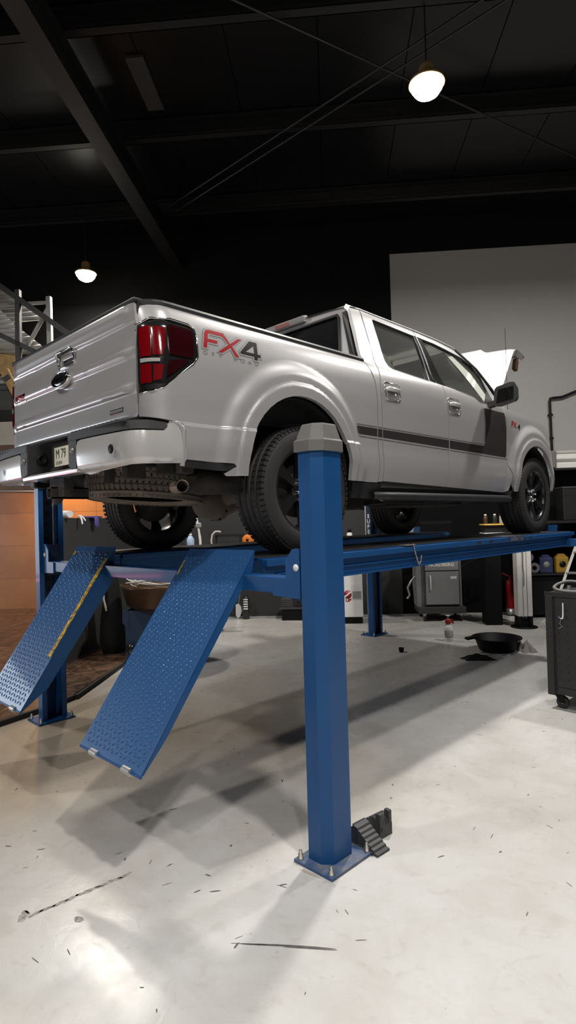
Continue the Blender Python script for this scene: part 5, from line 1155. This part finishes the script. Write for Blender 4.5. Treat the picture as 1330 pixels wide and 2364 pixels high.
# upper left, on the mezzanine slab (top at z 3.34): railing, scaffold frame, corrugated sheets, timber
st=at('stair_railing','black steel railing sloping down behind the tailgate','railing',0,8.95)
def seg(name,a,b_,w,m='dark_grey',p=None,y=0): mb=MB(); mb.bar((a[0],y,a[1]),(b_[0],y,b_[1]),w,w); return mb.build(name,m,p or st)
seg('hand_rail',(-5.75,5.98),(-3.75,4.50),.085); seg('lower_rail',(-5.75,5.06),(-4.60,4.46),.075); seg('baluster',(-4.85,5.45),(-4.87,3.34),.075); seg('baluster',(-3.78,4.50),(-3.79,3.20),.075)
sf=at('scaffold_frame','pale aluminium scaffold frame behind the black railing','scaffold frame',0,9.35)
def fs(nm,a,b_,w): mb=MB(); mb.bar((a[0],0,a[1]),(b_[0],0,b_[1]),w,w); mb.build(nm,'alu',sf)
fs('frame_post',(-4.54,5.475),(-4.53,3.34),.075); fs('frame_post',(-5.75,5.475),(-5.74,3.34),.075); fs('frame_rung',(-5.75,5.385),(-4.54,5.385),.045); fs('frame_brace',(-4.96,4.62),(-4.55,5.30),.05); fs('frame_rung',(-5.75,4.1),(-4.54,4.1),.045)
def sheet(poly,v,label,seed,tilt=.0):
    # corrugated sheet: outline in (u,z), ridges running along u, thickness given by two skins
    bm=bmesh.new(); vs=[bm.verts.new((a,b_,0)) for a,b_ in poly]; bm.faces.new(vs)
    zs=[p[1] for p in poly]; k=min(zs)+.01
    while k<max(zs):
        bmesh.ops.bisect_plane(bm,geom=bm.verts[:]+bm.edges[:]+bm.faces[:],plane_co=(0,k,0),plane_no=(0,1,0)); k+=.0125
    for w in bm.verts: x,z=w.co.x,w.co.y; w.co=Vector((x,.014*math.sin(z*2*PI/.075)+tilt*(z-min(zs)),z))
    mb=MB(); mb.bm(bm,True); n=len(mb.v); f=list(mb.f)
    mb.add([(a,b_+.004,c) for a,b_,c in mb.v],[q[::-1] for q in f],True)
    return tag(mb.build('corrugated_sheet','sheet',loc=B(0,v,0),rotz=BZ,fix=False),label,'metal sheet')
sheet([(-6.2,6.15),(-5.46,5.73),(-4.72,5.18),(-4.78,5.17),(-5.12,5.15),(-6.2,5.12)],9.55,'upper pale corrugated sheet with level ridges behind the black railing',1)
sheet([(-6.2,5.9),(-5.5,5.42),(-5.2,5.10),(-4.72,4.70),(-4.75,4.62),(-4.95,4.58),(-5.2,4.58),(-6.2,4.75)],9.45,'lower pale corrugated sheet slanting under the upper one',2)
mb=MB(); mb.obox((-5.42,0,4.40),(.32,0,-.05),(0,.05,0),(.03,0,.16),.01); tag(mb.build('wooden_board','wood',loc=B(0,9.3,0),rotz=BZ),'yellowish wooden board end below the black railing','board')
mb=MB(); mb.obox((-5.14,0,4.05),(.06,0,.035),(0,.03,0),(.10,0,-.20),.004); mb.mi=1; mb.obox((-5.19,-.035,4.12),(.05,0,.03),(0,.004,0),(.02,0,-.035)); tag(mb.build('wooden_plank',['wood','dark_grey'],loc=B(0,9.2,0),rotz=BZ),'short leaning wooden plank with a dark band','plank')
mb=MB(); mb.box((-6.2,0,3.34),(-5.02,.5,3.62),.01); tag(mb.build('storage_crate','black_cab',loc=B(0,9.25,0),rotz=BZ),'lower black crate on the concrete slab at the left edge','crate')
mb=MB(); mb.box((-6.2,.03,3.62),(-5.06,.5,3.98),.01); mb.box((-6.2,.0,3.96),(-5.04,.5,4.0),.004); tag(mb.build('storage_crate','dark_grey',loc=B(0,9.28,0),rotz=BZ),'upper dark grey crate stacked at the left edge','crate')
mb=MB(); mb.box((-6.2,.1,4.0),(-5.25,.5,4.24),.05); tag(mb.build('dust_cover','rag_grey',loc=B(0,9.3,0),rotz=BZ),'grey cloth bundle on top of the stacked crates','cloth')
# ================================================================== camera, world
cam=bpy.data.cameras.new('camera'); co=bpy.data.objects.new('camera',cam); COL.objects.link(co)
yaw,pitch,roll=-.7815391899085697,.014287337209774587,-.027714583579969945
f=Vector((math.sin(yaw)*math.cos(pitch),math.cos(yaw)*math.cos(pitch),math.sin(pitch))); r=Vector((math.cos(yaw),-math.sin(yaw),0)); u=r.cross(f)
r2=r*math.cos(roll)+u*math.sin(roll); u2=-r*math.sin(roll)+u*math.cos(roll)
mw=Matrix((r2,u2,-f)).transposed().to_4x4(); mw.translation=Vector((CAMX,CAMY,CAMZ)); co.matrix_world=mw
cam.sensor_fit='VERTICAL'; cam.sensor_height=36; cam.lens=1360.0155522811451*36/2364; cam.clip_end=60; cam.clip_start=.05
SC.camera=co
w=bpy.data.worlds.new('world'); SC.world=w; w.use_nodes=True; w.node_tree.nodes['Background'].inputs[0].default_value=(.9,.95,1,1); w.node_tree.nodes['Background'].inputs[1].default_value=.0
SC.view_settings.view_transform='Standard'; SC.view_settings.look='None'; SC.view_settings.exposure=0; SC.view_settings.gamma=1; SC.view_settings.use_curve_mapping=False
